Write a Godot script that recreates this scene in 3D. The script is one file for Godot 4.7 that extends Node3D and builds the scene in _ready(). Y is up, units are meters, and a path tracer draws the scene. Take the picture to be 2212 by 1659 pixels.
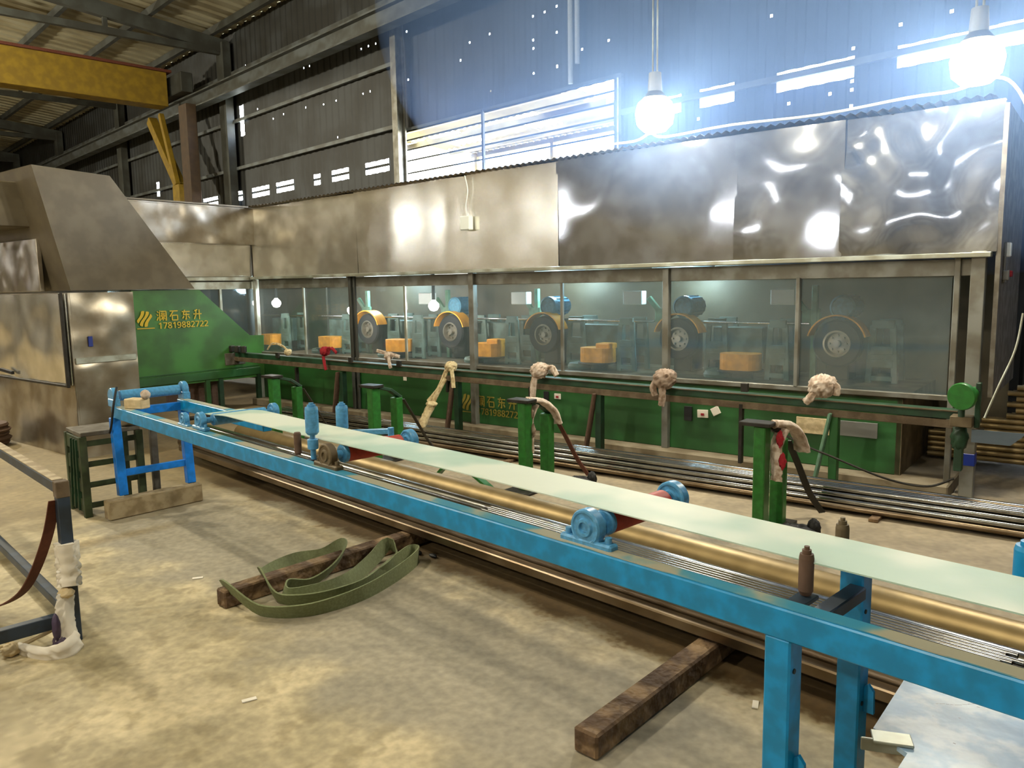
extends Node3D

# Two frames: BM runs along the polishing machine, BT along the hall wall and the roller table.
# A point is (along, height, away) from the spot on the floor under the camera.
var BM := Basis(Vector3.UP, deg_to_rad(-38.0))
var BT := Basis(Vector3.UP, deg_to_rad(-46.0))
var off := {}
var used := {}
var tags := {}
var m := {}
var rng := RandomNumberGenerator.new()

# ---------------------------------------------------------------- helpers
func V(a: float, h: float, p: float) -> Vector3:
	return Vector3(a, h, -p)

func numbered(called: String) -> String:
	used[called] = used.get(called, 0) + 1
	return called if used[called] == 1 else "%s_%03d" % [called, used[called] - 1]

func tag(o: Node, label: String, category: String, group := "", kind := "") -> void:
	o.set_meta("label", label)
	if category: o.set_meta("category", category)
	if group: o.set_meta("group", group)
	if kind: o.set_meta("kind", kind)

func thing(called: String, label: String, category: String, fr: Basis, a: float, h: float, p: float, group := "", kind := "") -> Node3D:
	var o := Node3D.new()
	o.name = numbered(called)
	add_child(o)
	o.transform = Transform3D(fr, fr * V(a, h, p))
	off[o] = -V(a, h, p)
	tag(o, label, category, group, kind)
	return o

func part(parent: Node3D, called: String, st: SurfaceTool, mt: Material, label := "") -> MeshInstance3D:
	var mi := MeshInstance3D.new()
	mi.name = called
	st.set_material(mt)
	mi.mesh = st.commit()
	parent.add_child(mi, true)
	mi.position = off.get(parent, Vector3.ZERO)
	if label: mi.set_meta("label", label)
	return mi

func piece(parent: Node3D, called: String, mesh: Mesh, xf: Transform3D) -> MeshInstance3D:
	var mi := MeshInstance3D.new()
	mi.name = called
	mi.mesh = mesh
	parent.add_child(mi, true)
	mi.transform = Transform3D(xf.basis, xf.origin + off.get(parent, Vector3.ZERO))
	return mi

func solo(called: String, label: String, category: String, fr: Basis, a: float, h: float, p: float, st: SurfaceTool, mt: Material, group := "", kind := "") -> MeshInstance3D:
	var st2 := SurfaceTool.new()
	st2.append_from(st.commit(), 0, Transform3D(Basis(), -V(a, h, p)))
	st2.set_material(mt)
	var mi := MeshInstance3D.new()
	mi.name = numbered(called)
	mi.mesh = st2.commit()
	add_child(mi)
	mi.transform = Transform3D(fr, fr * V(a, h, p))
	tag(mi, label, category, group, kind)
	return mi

func copy(o: Node3D, called: String, fr: Basis, a: float, h: float, p: float, label := "", group := "") -> Node3D:
	var c: Node3D = o.duplicate()
	c.name = numbered(called)
	add_child(c)
	c.transform = Transform3D(fr, fr * V(a, h, p))
	if label: c.set_meta("label", label)
	if group: c.set_meta("group", group)
	return c

func mb() -> SurfaceTool:
	var st := SurfaceTool.new()
	st.begin(Mesh.PRIMITIVE_TRIANGLES)
	return st

func tri(st: SurfaceTool, a: Vector3, b: Vector3, c: Vector3, na: Vector3, nb: Vector3, nc: Vector3) -> void:
	if (b - a).cross(c - a).dot(na + nb + nc) > 0.0:
		var t := b; b = c; c = t
		t = nb; nb = nc; nc = t
	st.set_normal(na); st.set_uv(Vector2(a.x, a.z)); st.add_vertex(a)
	st.set_normal(nb); st.set_uv(Vector2(b.x, b.z)); st.add_vertex(b)
	st.set_normal(nc); st.set_uv(Vector2(c.x, c.z)); st.add_vertex(c)

func quad(st: SurfaceTool, a: Vector3, b: Vector3, c: Vector3, d: Vector3, n: Vector3) -> void:
	tri(st, a, b, c, n, n, n)
	tri(st, a, c, d, n, n, n)

func quadn(st: SurfaceTool, a: Vector3, b: Vector3, c: Vector3, d: Vector3, na: Vector3, nb: Vector3, nc: Vector3, nd: Vector3) -> void:
	tri(st, a, b, c, na, nb, nc)
	tri(st, a, c, d, na, nc, nd)

# a box with chamfered edges; b turns it
func box(st: SurfaceTool, c: Vector3, s: Vector3, b := Basis(), ch := 0.0) -> void:
	var h := s * 0.5
	ch = minf(ch, minf(h.x, minf(h.y, h.z)) * 0.8)
	for i in 3:
		var j := (i + 1) % 3
		var k := (i + 2) % 3
		for sg in [-1.0, 1.0]:
			var q := []
			for w in [[-1, -1], [1, -1], [1, 1], [-1, 1]]:
				var v := Vector3()
				v[i] = h[i] * sg
				v[j] = (h[j] - ch) * w[0]
				v[k] = (h[k] - ch) * w[1]
				q.append(c + b * v)
			var n := Vector3(); n[i] = sg
			quad(st, q[0], q[1], q[2], q[3], b * n)
			if ch > 0.0:
				for sj in [-1.0, 1.0]:   # edge between +-i and +-j
					var e := []
					for w in [[0, -1], [0, 1], [1, 1], [1, -1]]:
						var v := Vector3()
						v[i] = sg * (h[i] if w[0] == 0 else h[i] - ch)
						v[j] = sj * (h[j] - ch if w[0] == 0 else h[j])
						v[k] = w[1] * (h[k] - ch)
						e.append(c + b * v)
					var en := Vector3(); en[i] = sg; en[j] = sj
					quad(st, e[0], e[1], e[2], e[3], (b * en).normalized())
	if ch > 0.0:
		for x in [-1.0, 1.0]:
			for y in [-1.0, 1.0]:
				for z in [-1.0, 1.0]:
					var g := Vector3(x, y, z)
					var n := (b * g).normalized()
					tri(st, c + b * (Vector3(h.x, h.y - ch, h.z - ch) * g), c + b * (Vector3(h.x - ch, h.y, h.z - ch) * g), c + b * (Vector3(h.x - ch, h.y - ch, h.z) * g), n, n, n)

func look(d: Vector3, up := Vector3.UP) -> Basis:
	d = d.normalized()
	if absf(d.dot(up)) > 0.99: up = Vector3.RIGHT
	var x := up.cross(d).normalized()
	return Basis(x, d.cross(x).normalized(), d)

# square bar from a to b, w across, h along up
func bar(st: SurfaceTool, a: Vector3, b: Vector3, w: float, h: float, ch := 0.0, up := Vector3.UP) -> void:
	box(st, (a + b) * 0.5, Vector3(w, h, a.distance_to(b)), look(b - a, up), ch)

# lathe along an axis: prof is [[radius, distance along], ...]
func rev(st: SurfaceTool, a: Vector3, axis: Vector3, prof: Array, n := 20) -> void:
	var bs := look(axis)
	for k in prof.size() - 1:
		var r0: float = prof[k][0]; var y0: float = prof[k][1]
		var r1: float = prof[k + 1][0]; var y1: float = prof[k + 1][1]
		var sl := Vector2(y1 - y0, r0 - r1).normalized()
		for i in n:
			var t0 := TAU * i / n
			var t1 := TAU * (i + 1) / n
			var d0 := bs.x * cos(t0) + bs.y * sin(t0)
			var d1 := bs.x * cos(t1) + bs.y * sin(t1)
			var n0 := (d0 * sl.x + bs.z * sl.y).normalized()
			var n1 := (d1 * sl.x + bs.z * sl.y).normalized()
			var p00 := a + d0 * r0 + bs.z * y0
			var p01 := a + d1 * r0 + bs.z * y0
			var p10 := a + d0 * r1 + bs.z * y1
			var p11 := a + d1 * r1 + bs.z * y1
			if r0 > 1e-5: tri(st, p00, p01, p11, n0, n1, n1)
			if r1 > 1e-5: tri(st, p00, p11, p10, n0, n1, n0)

func cyl(st: SurfaceTool, a: Vector3, b: Vector3, r: float, n := 16, bev := 0.0) -> void:
	var l := a.distance_to(b)
	if bev > 0.0: rev(st, a, b - a, [[0.0, 0.0], [r - bev, 0.0], [r, bev], [r, l - bev], [r - bev, l], [0.0, l]], n)
	else: rev(st, a, b - a, [[0.0, 0.0], [r, 0.0], [r, l], [0.0, l]], n)

# grid of points, smooth; sg = 1 or -1 picks the side the normals point to
func grid(st: SurfaceTool, P: Array, wrap := false, sg := 1.0) -> void:
	var nv := P.size()
	var nu: int = P[0].size()
	var N := []
	for j in nv:
		var row := []
		for i in nu:
			var il := (i - 1 + nu) % nu if wrap else maxi(i - 1, 0)
			var ir := (i + 1) % nu if wrap else mini(i + 1, nu - 1)
			var du: Vector3 = P[j][ir] - P[j][il]
			var dv: Vector3 = P[mini(j + 1, nv - 1)][i] - P[maxi(j - 1, 0)][i]
			var n := du.cross(dv) * sg
			row.append(n.normalized() if n.length() > 1e-12 else Vector3.UP)
		N.append(row)
	for j in nv - 1:
		for i in (nu if wrap else nu - 1):
			var k := (i + 1) % nu
			quadn(st, P[j][i], P[j][k], P[j + 1][k], P[j + 1][i], N[j][i], N[j][k], N[j + 1][k], N[j + 1][i])

func curve(pts: Array, per := 6) -> Array:   # Catmull-Rom through the points
	var out := []
	for k in pts.size() - 1:
		var a: Vector3 = pts[maxi(k - 1, 0)]
		var b: Vector3 = pts[k]
		var c: Vector3 = pts[k + 1]
		var d: Vector3 = pts[mini(k + 2, pts.size() - 1)]
		for i in per: out.append(b.cubic_interpolate(c, a, d, float(i) / per))
	out.append(pts[-1])
	return out

func sweep(st: SurfaceTool, pts: Array, r: float, n := 10, r_end := -1.0) -> void:
	var P := []
	var up := Vector3.UP
	for k in pts.size():
		var d: Vector3 = (pts[mini(k + 1, pts.size() - 1)] - pts[maxi(k - 1, 0)]).normalized()
		var bs := look(d, up)
		up = bs.y
		var rr := r if r_end < 0.0 else lerpf(r, r_end, float(k) / (pts.size() - 1))
		var row := []
		for i in n: row.append(pts[k] + (bs.x * cos(TAU * i / n) + bs.y * sin(TAU * i / n)) * rr)
		P.append(row)
	grid(st, P, true)
	for e in [0, pts.size() - 1]:
		var d: Vector3 = (pts[1] - pts[0]).normalized() * -1.0 if e == 0 else (pts[-1] - pts[-2]).normalized()
		for i in n: tri(st, pts[e], P[e][i], P[e][(i + 1) % n], d, d, d)

# flat band: its width lies along across (one vector, or one for each point)
func ribbon(st: SurfaceTool, pts: Array, w: float, th: float, across: Variant) -> void:
	var rows := []
	for k in pts.size():
		var d: Vector3 = (pts[mini(k + 1, pts.size() - 1)] - pts[maxi(k - 1, 0)]).normalized()
		var a: Vector3 = across[k] if across is Array else across
		a = (a - d * a.dot(d)).normalized()
		var n := d.cross(a).normalized()
		rows.append([pts[k] + a * w / 2 + n * th / 2, pts[k] - a * w / 2 + n * th / 2, pts[k] - a * w / 2 - n * th / 2, pts[k] + a * w / 2 - n * th / 2, n, a])
	for k in rows.size() - 1:
		var p: Array = rows[k]
		var q: Array = rows[k + 1]
		quadn(st, p[0], p[1], q[1], q[0], p[4], p[4], q[4], q[4])
		quadn(st, p[2], p[3], q[3], q[2], -p[4], -p[4], -q[4], -q[4])
		quadn(st, p[1], p[2], q[2], q[1], -p[5], -p[5], -q[5], -q[5])
		quadn(st, p[3], p[0], q[0], q[3], p[5], p[5], q[5], q[5])
	var a0: Array = rows[0]
	var a1: Array = rows[-1]
	quad(st, a0[0], a0[1], a0[2], a0[3], (pts[0] - pts[1]).normalized())
	quad(st, a1[0], a1[1], a1[2], a1[3], (pts[-1] - pts[-2]).normalized())

# polygon in the plane of bs.x, bs.y at o, pushed back by depth along -bs.z
func prism(st: SurfaceTool, poly: PackedVector2Array, o: Vector3, bs: Basis, depth: float) -> void:
	if Geometry2D.is_polygon_clockwise(poly): poly.reverse()
	var t := Geometry2D.triangulate_polygon(poly)
	var f := func(v: Vector2, z: float) -> Vector3: return o + bs.x * v.x + bs.y * v.y - bs.z * z
	for k in range(0, t.size(), 3):
		tri(st, f.call(poly[t[k]], 0), f.call(poly[t[k + 1]], 0), f.call(poly[t[k + 2]], 0), bs.z, bs.z, bs.z)
		tri(st, f.call(poly[t[k]], depth), f.call(poly[t[k + 1]], depth), f.call(poly[t[k + 2]], depth), -bs.z, -bs.z, -bs.z)
	for k in poly.size():
		var a := poly[k]
		var b := poly[(k + 1) % poly.size()]
		var e := (b - a).normalized()
		var n := bs.x * e.y - bs.y * e.x
		quad(st, f.call(a, 0), f.call(b, 0), f.call(b, depth), f.call(a, depth), n)

# thin dented metal sheet: o + ex + ey is the far corner, front towards ex x ey
func sheet(st: SurfaceTool, o: Vector3, ex: Vector3, ey: Vector3, nx: int, ny: int, amp: float, freq: float, seed_: int, th := 0.012, stretch := 1.0) -> void:
	var nz := FastNoiseLite.new()
	nz.seed = seed_; nz.frequency = freq; nz.fractal_octaves = 2; nz.noise_type = FastNoiseLite.TYPE_SIMPLEX_SMOOTH
	var n := ex.cross(ey).normalized()
	var P := []
	for j in ny + 1:
		var row := []
		for i in nx + 1:
			var x := ex * i / nx
			var y := ey * j / ny
			row.append(o + x + y + n * amp * nz.get_noise_2d(x.length(), y.length() * stretch))
		P.append(row)
	grid(st, P)
	box(st, o + (ex + ey) * 0.5 - n * (amp + th * 0.5), Vector3(ex.length(), ey.length(), th), Basis(ex.normalized(), ey.normalized(), n))

# rumpled blob
func lump(st: SurfaceTool, c: Vector3, r: Vector3, amp: float, freq: float, seed_: int, nu := 20, nv := 14, bs := Basis()) -> void:
	var nz := FastNoiseLite.new()
	nz.seed = seed_; nz.frequency = freq; nz.fractal_octaves = 2; nz.fractal_type = FastNoiseLite.FRACTAL_RIDGED
	var P := []
	for j in nv + 1:
		var th := PI * j / nv
		var row := []
		for i in nu:
			var ph := TAU * i / nu
			var d := Vector3(sin(th) * cos(ph), cos(th), sin(th) * sin(ph))
			row.append(c + bs * (d * r * (1.0 + amp * nz.get_noise_3d(d.x * 10, d.y * 10, d.z * 10))))
		P.append(row)
	grid(st, P, true, 1.0)

# hanging folded cloth tail along pts: w wide, folds deep
func tail(st: SurfaceTool, pts: Array, w0: float, w1: float, th: float, side: Vector3, seed_: int) -> void:
	var c := curve(pts, 5)
	var nz := FastNoiseLite.new(); nz.seed = seed_; nz.frequency = 0.6
	var P := []
	for k in c.size():
		var t := float(k) / (c.size() - 1)
		var d: Vector3 = (c[mini(k + 1, c.size() - 1)] - c[maxi(k - 1, 0)]).normalized()
		var s := (side - d * side.dot(d)).normalized()
		var n := d.cross(s)
		var w := lerpf(w0, w1, t) * (1.0 + 0.25 * nz.get_noise_1d(k * 1.3))
		var row := []
		for i in 18:
			var a := TAU * i / 18
			var fold := 1.0 + 0.35 * sin(a * 5.0 + nz.get_noise_1d(k * 0.7 + 40.0) * 3.0)
			row.append(c[k] + s * cos(a) * w * 0.5 + n * sin(a) * th * 0.5 * fold)
		P.append(row)
	grid(st, P, true, 1.0)
	for e in [0, c.size() - 1]:
		var n2: Vector3 = (c[0] - c[1]).normalized() if e == 0 else (c[-1] - c[-2]).normalized()
		for i in 18: tri(st, c[e], P[e][i], P[e][(i + 1) % 18], n2, n2, n2)

# ---------------------------------------------------------------- materials
func noise(seed_: int, freq: float, oct := 3, ridged := false) -> FastNoiseLite:
	var n := FastNoiseLite.new()
	n.seed = seed_; n.frequency = freq; n.fractal_octaves = oct
	n.noise_type = FastNoiseLite.TYPE_SIMPLEX_SMOOTH
	if ridged: n.fractal_type = FastNoiseLite.FRACTAL_RIDGED
	return n

func tex(seed_: int, freq: float, oct: int, a: Color, b: Color, lo := 0.3, hi := 0.7, size := 256) -> ImageTexture:
	var im := noise(seed_, freq, oct).get_seamless_image(size, size)
	im.convert(Image.FORMAT_L8)
	var d := im.get_data()
	var out := PackedByteArray()
	out.resize(d.size() * 3)
	var lut := []
	for i in 256: lut.append(a.lerp(b, smoothstep(lo, hi, i / 255.0)))
	for i in d.size():
		var c: Color = lut[d[i]]
		out[i * 3] = int(c.r * 255.0); out[i * 3 + 1] = int(c.g * 255.0); out[i * 3 + 2] = int(c.b * 255.0)
	return ImageTexture.create_from_image(Image.create_from_data(size, size, false, Image.FORMAT_RGB8, out))

func mat(col: Color, rough := 0.6, metal := 0.0, tx: Texture2D = null, scale := 1.0, bump: Texture2D = null, depth := 0.0) -> StandardMaterial3D:
	var s := StandardMaterial3D.new()
	s.albedo_color = col
	s.roughness = rough
	s.metallic = metal
	if tx or bump:
		s.uv1_triplanar = true
		s.uv1_scale = Vector3.ONE * scale
	if tx: s.albedo_texture = tx
	if bump:
		s.heightmap_enabled = true
		s.heightmap_texture = bump
		s.heightmap_scale = depth
	return s

func glow(col: Color, e: float) -> StandardMaterial3D:
	var s := mat(col, 0.5)
	s.emission_enabled = true
	s.emission = col
	s.emission_energy_multiplier = e
	return s

func glass(a: float, col := Color(0.55, 0.6, 0.6)) -> StandardMaterial3D:
	var s := mat(Color(col.r, col.g, col.b, a), 0.06)
	s.transparency = BaseMaterial3D.TRANSPARENCY_ALPHA
	return s

# pale blue paint with dark scratches and chips
func scratched() -> ImageTexture:
	var n := 512
	var im := Image.create(n, n, false, Image.FORMAT_RGB8)
	var nz := noise(6, 0.012, 5)
	for y in n:
		for x in n: im.set_pixel(x, y, Color(0.55, 0.67, 0.78).lerp(Color(0.75, 0.8, 0.84), smoothstep(-0.3, 0.35, nz.get_noise_2d(x, y))))
	var r := RandomNumberGenerator.new()
	r.seed = 12
	for k in 16:
		var p := Vector2(r.randf() * n, r.randf() * n)
		var a := r.randf() * TAU
		for i in r.randi_range(20, 110):
			a += r.randf_range(-0.12, 0.12)
			p += Vector2.from_angle(a) * 1.5
			var q := Vector2i(posmod(int(p.x), n), posmod(int(p.y), n))
			im.fill_rect(Rect2i(q, Vector2i(1, 1) * (2 if k % 4 == 0 else 1)), Color(0.25, 0.26, 0.33))
	for k in 30: im.fill_rect(Rect2i(r.randi() % (n - 5), r.randi() % (n - 5), r.randi_range(1, 4), r.randi_range(1, 3)), Color(0.3, 0.3, 0.36))
	return ImageTexture.create_from_image(im)

func materials() -> void:
	var W := Color.WHITE
	var grime := tex(1, 0.015, 5, Color(0.8, 0.77, 0.72), W, 0.2, 0.75)
	var fine := tex(2, 0.04, 5, Color(0.88, 0.87, 0.85), W, 0.2, 0.8)
	var rusty := tex(3, 0.03, 5, Color(0.30, 0.2, 0.13), Color(0.62, 0.55, 0.45), 0.3, 0.7)
	var hgt := tex(4, 0.06, 4, Color.BLACK, W, 0.0, 1.0)
	var worn_blue := tex(5, 0.01, 5, Color(0.2, 0.52, 0.64), Color(0.62, 0.61, 0.53), 0.2, 0.55)
	var scuff := scratched()
	var patina := tex(8, 0.008, 4, Color(0.63, 0.73, 0.69), Color(0.78, 0.81, 0.77), 0.3, 0.65)
	var woodt := tex(9, 0.015, 5, Color(0.31, 0.23, 0.15), Color(0.52, 0.42, 0.3), 0.25, 0.75)
	var dents := tex(10, 0.012, 2, Color.BLACK, W, 0.0, 1.0)
	var cloth := tex(11, 0.02, 4, Color(0.72, 0.66, 0.6), W, 0.2, 0.7)
	m.blue = mat(Color(0.0, 0.53, 0.76), 0.38, 0.0, fine, 1.2)
	m.blue_end = mat(Color(0.02, 0.47, 0.86), 0.4, 0.0, fine, 1.2)
	m.blue_light = mat(Color(0.32, 0.6, 0.8), 0.35, 0.0, fine, 4.0)
	m.blue_top = mat(W, 0.55, 0.0, worn_blue, 0.9)
	m.navy = mat(Color(0.16, 0.22, 0.29), 0.45, 0.0, grime, 1.5)
	m.rack_top = mat(Color(0.66, 0.6, 0.48), 0.7, 0.0, grime, 2.0)
	m.green = mat(Color(0.16, 0.37, 0.17), 0.45, 0.0, grime, 0.35)
	m.green_hood = mat(Color(0.23, 0.46, 0.17), 0.5, 0.0, grime, 0.35)
	m.green_stand = mat(Color(0.16, 0.42, 0.16), 0.35, 0.0, fine, 1.5)
	m.green_dark = mat(Color(0.1, 0.25, 0.15), 0.55, 0.0, grime, 1.0)
	m.mint = mat(Color(0.42, 0.58, 0.48), 0.5, 0.0, fine, 1.0)
	m.sage = mat(Color(0.36, 0.45, 0.42), 0.55, 0.0, grime, 1.0)
	m.brown = mat(Color(0.36, 0.27, 0.21), 0.7, 0.0, fine, 2.0)
	m.rust = mat(Color(0.4, 0.34, 0.26), 0.75, 0.0, grime, 1.5, hgt, 0.2)
	m.dusty_iron = mat(Color(0.42, 0.37, 0.28), 0.6, 0.3, grime, 1.2)
	m.dark_iron = mat(Color(0.2, 0.19, 0.17), 0.5, 0.5, grime, 1.5)
	m.black = mat(Color(0.035, 0.035, 0.04), 0.6)
	m.tyre = mat(Color(0.09, 0.09, 0.1), 0.8)
	m.yellow = mat(Color(0.9, 0.62, 0.12), 0.5, 0.0, fine, 1.0)
	m.crane = mat(Color(0.5, 0.4, 0.02), 0.7, 0.0, fine, 0.4)
	m.orange = mat(Color(0.68, 0.2, 0.1), 0.55, 0.0, fine, 3.0)
	m.frame = mat(Color(0.5, 0.5, 0.47), 0.45, 0.5, grime, 0.8)
	m.frame_light = mat(Color(0.68, 0.7, 0.66), 0.4, 0.5, grime, 0.8)
	m.sheet = mat(Color(0.95, 0.94, 0.9), 0.19, 0.9, fine, 0.25)
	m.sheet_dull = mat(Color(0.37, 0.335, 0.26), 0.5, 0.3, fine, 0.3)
	m.mirror = mat(Color(0.63, 0.64, 0.66), 0.09, 0.95, fine, 0.3)
	m.galv = mat(Color(0.66, 0.63, 0.57), 0.3, 0.75, grime, 0.5, dents, 2.5)
	m.pipe = mat(Color(0.62, 0.62, 0.61), 0.17, 1.0, fine, 0.5)
	m.pipe_dull = mat(Color(0.5, 0.44, 0.36), 0.3, 0.9, grime, 0.5)
	m.pipe_warm_lit = mat(Color(0.6, 0.52, 0.36), 0.42, 0.7, fine, 0.5)  # steel with the warm lamplight put into its colour
	m.chrome = mat(Color(0.85, 0.85, 0.85), 0.1, 1.0)
	m.strip = mat(Color(0.98, 0.98, 0.95), 0.55, 0.0, patina, 0.5, hgt, 0.1)
	m.scuff = mat(W, 0.4, 0.0, scuff, 1.0, hgt, 0.08)
	m.wood = mat(W, 0.85, 0.0, woodt, 1.2, hgt, 1.0)
	m.wood_pale = mat(Color(0.6, 0.54, 0.42), 0.85, 0.0, grime, 2.0)
	m.cloth = mat(Color(0.78, 0.72, 0.66), 0.95, 0.0, cloth, 3.0)
	m.cloth_grey = mat(Color(0.62, 0.55, 0.49), 0.95, 0.0, cloth, 3.0)
	m.cloth_cream = mat(Color(0.82, 0.76, 0.6), 0.95, 0.0, cloth, 3.0)
	m.red = mat(Color(0.6, 0.09, 0.14), 0.9, 0.0, fine, 6.0)
	m.sling = mat(Color(0.46, 0.49, 0.34), 0.85, 0.0, fine, 5.0)
	m.strap = mat(Color(0.36, 0.17, 0.09), 0.75, 0.0, fine, 3.0)
	m.paper = mat(Color(0.85, 0.82, 0.76), 0.9)
	m.cream = mat(Color(0.82, 0.74, 0.58), 0.7, 0.0, fine, 2.0)
	m.plate_grey = mat(Color(0.5, 0.5, 0.48), 0.4, 0.4)
	m.white = mat(Color(0.85, 0.87, 0.85), 0.6)
	m.paint = mat(Color(0.78, 0.66, 0.12), 0.6)
	m.paint_faded = mat(Color(0.52, 0.46, 0.14), 0.6)
	m.print = mat(Color(0.24, 0.18, 0.27), 0.5)
	m.chute = mat(Color(0.34, 0.39, 0.43), 0.45, 0.2)
	m.tape = mat(Color(0.02, 0.15, 0.5), 0.4)
	m.motor = mat(Color(0.3, 0.5, 0.6), 0.4, 0.0, fine, 2.0)
	m.crate = mat(Color(0.2, 0.25, 0.13), 0.7, 0.0, grime, 2.0)
	m.post_grey = mat(Color(0.42, 0.4, 0.36), 0.7, 0.0, grime, 1.5)
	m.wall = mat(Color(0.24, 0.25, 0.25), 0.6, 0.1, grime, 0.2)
	m.wall_pale = mat(Color(0.72, 0.7, 0.64), 0.7, 0.0, grime, 0.2)  # pale, so the unseen walls brighten what the steel sheets reflect
	m.umber = mat(Color(0.26, 0.19, 0.1), 0.7, 0.0, fine, 0.5)
	m.roof = mat(Color(0.7, 0.68, 0.58), 0.4, 0.2, grime, 0.15)
	m.steel_dark = mat(Color(0.24, 0.25, 0.23), 0.8, 0.0, grime, 0.4)
	m.beam_grey = mat(Color(0.4, 0.42, 0.42), 0.5, 0.3, grime, 0.4)
	m.shed = mat(Color(0.5, 0.44, 0.28), 0.6, 0.1, grime, 0.2)
	m.concrete = mat(Color(0.5, 0.46, 0.38), 0.85, 0.0, grime, 0.6)
	m.outdoor = mat(Color(0.6, 0.56, 0.46), 0.9)
	m.pane = glass(0.14, Color(0.5, 0.58, 0.6))
	m.lamp = glow(Color(1.0, 0.97, 0.88), 60.0)
	m.bulb = glow(Color(1.0, 0.98, 0.95), 25.0)
	m.tube = glow(Color(0.85, 0.95, 1.0), 5.0)

# ---------------------------------------------------------------- scene
func _ready() -> void:
	rng.seed = 7
	var th := atan((829.5 - 616.0) / 1680.0)
	var ro := atan(0.0173)
	var cam := Camera3D.new()
	cam.name = "camera"
	var r0 := Vector3(1, 0, 0)
	var u0 := Vector3(0, cos(th), -sin(th))
	var f := Vector3(0, -sin(th), -cos(th))
	cam.transform = Transform3D(Basis(r0 * cos(ro) - u0 * sin(ro), u0 * cos(ro) + r0 * sin(ro), -f), Vector3(0, 1.6, 0))
	cam.fov = rad_to_deg(2.0 * atan(829.5 / 1680.0))
	cam.near = 0.05
	cam.far = 300.0
	add_child(cam)
	var env := Environment.new()
	env.background_mode = Environment.BG_SKY
	var sm := ProceduralSkyMaterial.new()
	sm.sky_top_color = Color(0.8, 0.88, 1.0)
	sm.sky_horizon_color = Color(1.0, 0.98, 0.94)
	sm.ground_bottom_color = Color(0.6, 0.57, 0.5)
	sm.ground_horizon_color = Color(0.8, 0.78, 0.7)
	sm.sky_energy_multiplier = 6.0
	sm.ground_energy_multiplier = 2.0
	env.sky = Sky.new()
	env.sky.sky_material = sm
	env.tonemap_mode = Environment.TONE_MAPPER_LINEAR
	env.tonemap_exposure = 0.93
	env.volumetric_fog_enabled = true
	env.volumetric_fog_density = 0.0
	env.sdfgi_enabled = true
	env.ssao_enabled = true
	env.ssil_enabled = true
	var we := WorldEnvironment.new()
	we.environment = env
	add_child(we)
	materials()
	# lamps: two floodlights over the machine, unseen high bays out of view, the far ones added as fill
	floodlight(-3.14, 3.0, 6.0, "bright floodlight hanging over the middle of the steel machine hood", 5.0)
	floodlight(-0.83, 3.0, 6.0, "bright floodlight hanging from a rod at the end of the steel machine hood", 5.0)
	unseen_high_bay(-2.0, 5.6, -0.4, "unseen high bay lamp, out of view, placed to light the open floor", 10.5)
	unseen_high_bay(-9.0, 6.2, 0.4, "unseen high bay lamp, out of view, placed to light the steel cabinet and hood", 22.0)
	unseen_high_bay(4.0, 5.8, 0.0, "unseen high bay lamp, out of view, placed to light the table end", 9.0)
	unseen_high_bay(-16.0, 6.2, 0.5, "added fill lamp, out of view, brightening the crane girder and roof", 38.0)
	unseen_high_bay(-24.0, 6.2, 0.0, "added fill lamp, out of view, brightening the roof beyond the crane girder", 45.0)
	unseen_high_bay(-5.0, 6.2, -7.5, "added fill lamp, out of view, brightening the unseen front wall", 34.0)
	var fm := FogMaterial.new()  # this volume stands in for the veiling glare of the floodlights
	fm.density = 0.13
	fm.albedo = Color(0.58, 0.74, 1.0)
	for q in [[-2.4, 4.9, 7.0, 13.0, 6.6, 5.6]]:
		var glare_vol := FogVolume.new()
		glare_vol.name = numbered("glare_haze")
		glare_vol.shape = RenderingServer.FOG_VOLUME_SHAPE_ELLIPSOID
		glare_vol.size = Vector3(q[3], q[4], q[5])
		glare_vol.transform = Transform3D(BT, BT * V(q[0], q[1], q[2]))
		glare_vol.material = fm
		add_child(glare_vol)
		tag(glare_vol, "bluish haze volume standing in for glare round the floodlights over the machine hood", "haze", "", "stuff")
	hall()
	machine()
	units()
	hood()
	rail()
	stands()
	bundles()
	table()
	rack()
	floor_things()

func omni(parent: Node3D, at: Vector3, col: Color, e: float, size: float) -> void:
	var l := OmniLight3D.new()
	l.name = "lamp_light"
	l.light_color = col
	l.light_energy = e
	l.light_size = size
	l.omni_range = 60.0
	l.omni_attenuation = 2.0
	l.shadow_enabled = true
	parent.add_child(l, true)
	l.position = at

func floodlight(u: float, h: float, p: float, label: String, e: float) -> void:
	var o := thing("floodlight", label, "lamp", BM, u, h, p, "")
	off.erase(o)
	var st := mb()
	rev(st, Vector3(0, -0.12, 0), Vector3.UP, [[0.0, -0.05], [0.09, -0.035], [0.145, 0.02], [0.16, 0.11], [0.14, 0.19], [0.09, 0.23], [0.0, 0.235]], 24)
	part(o, "bulb", st, m.lamp)
	st = mb()
	rev(st, Vector3(0, 0.11, 0), Vector3.UP, [[0.1, 0.0], [0.06, 0.05], [0.05, 0.2], [0.0, 0.2]], 24)
	part(o, "lamp_cap", st, m.plate_grey)
	st = mb()
	for s in [-0.02, 0.02]: cyl(st, Vector3(s, 0.26, 0), Vector3(s, 4.4, 0), 0.008, 8)
	part(o, "hanging_rod", st, m.frame_light)
	omni(o, Vector3(0, -0.02, 0), Color(1.0, 0.96, 0.86), e, 0.09)

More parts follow.
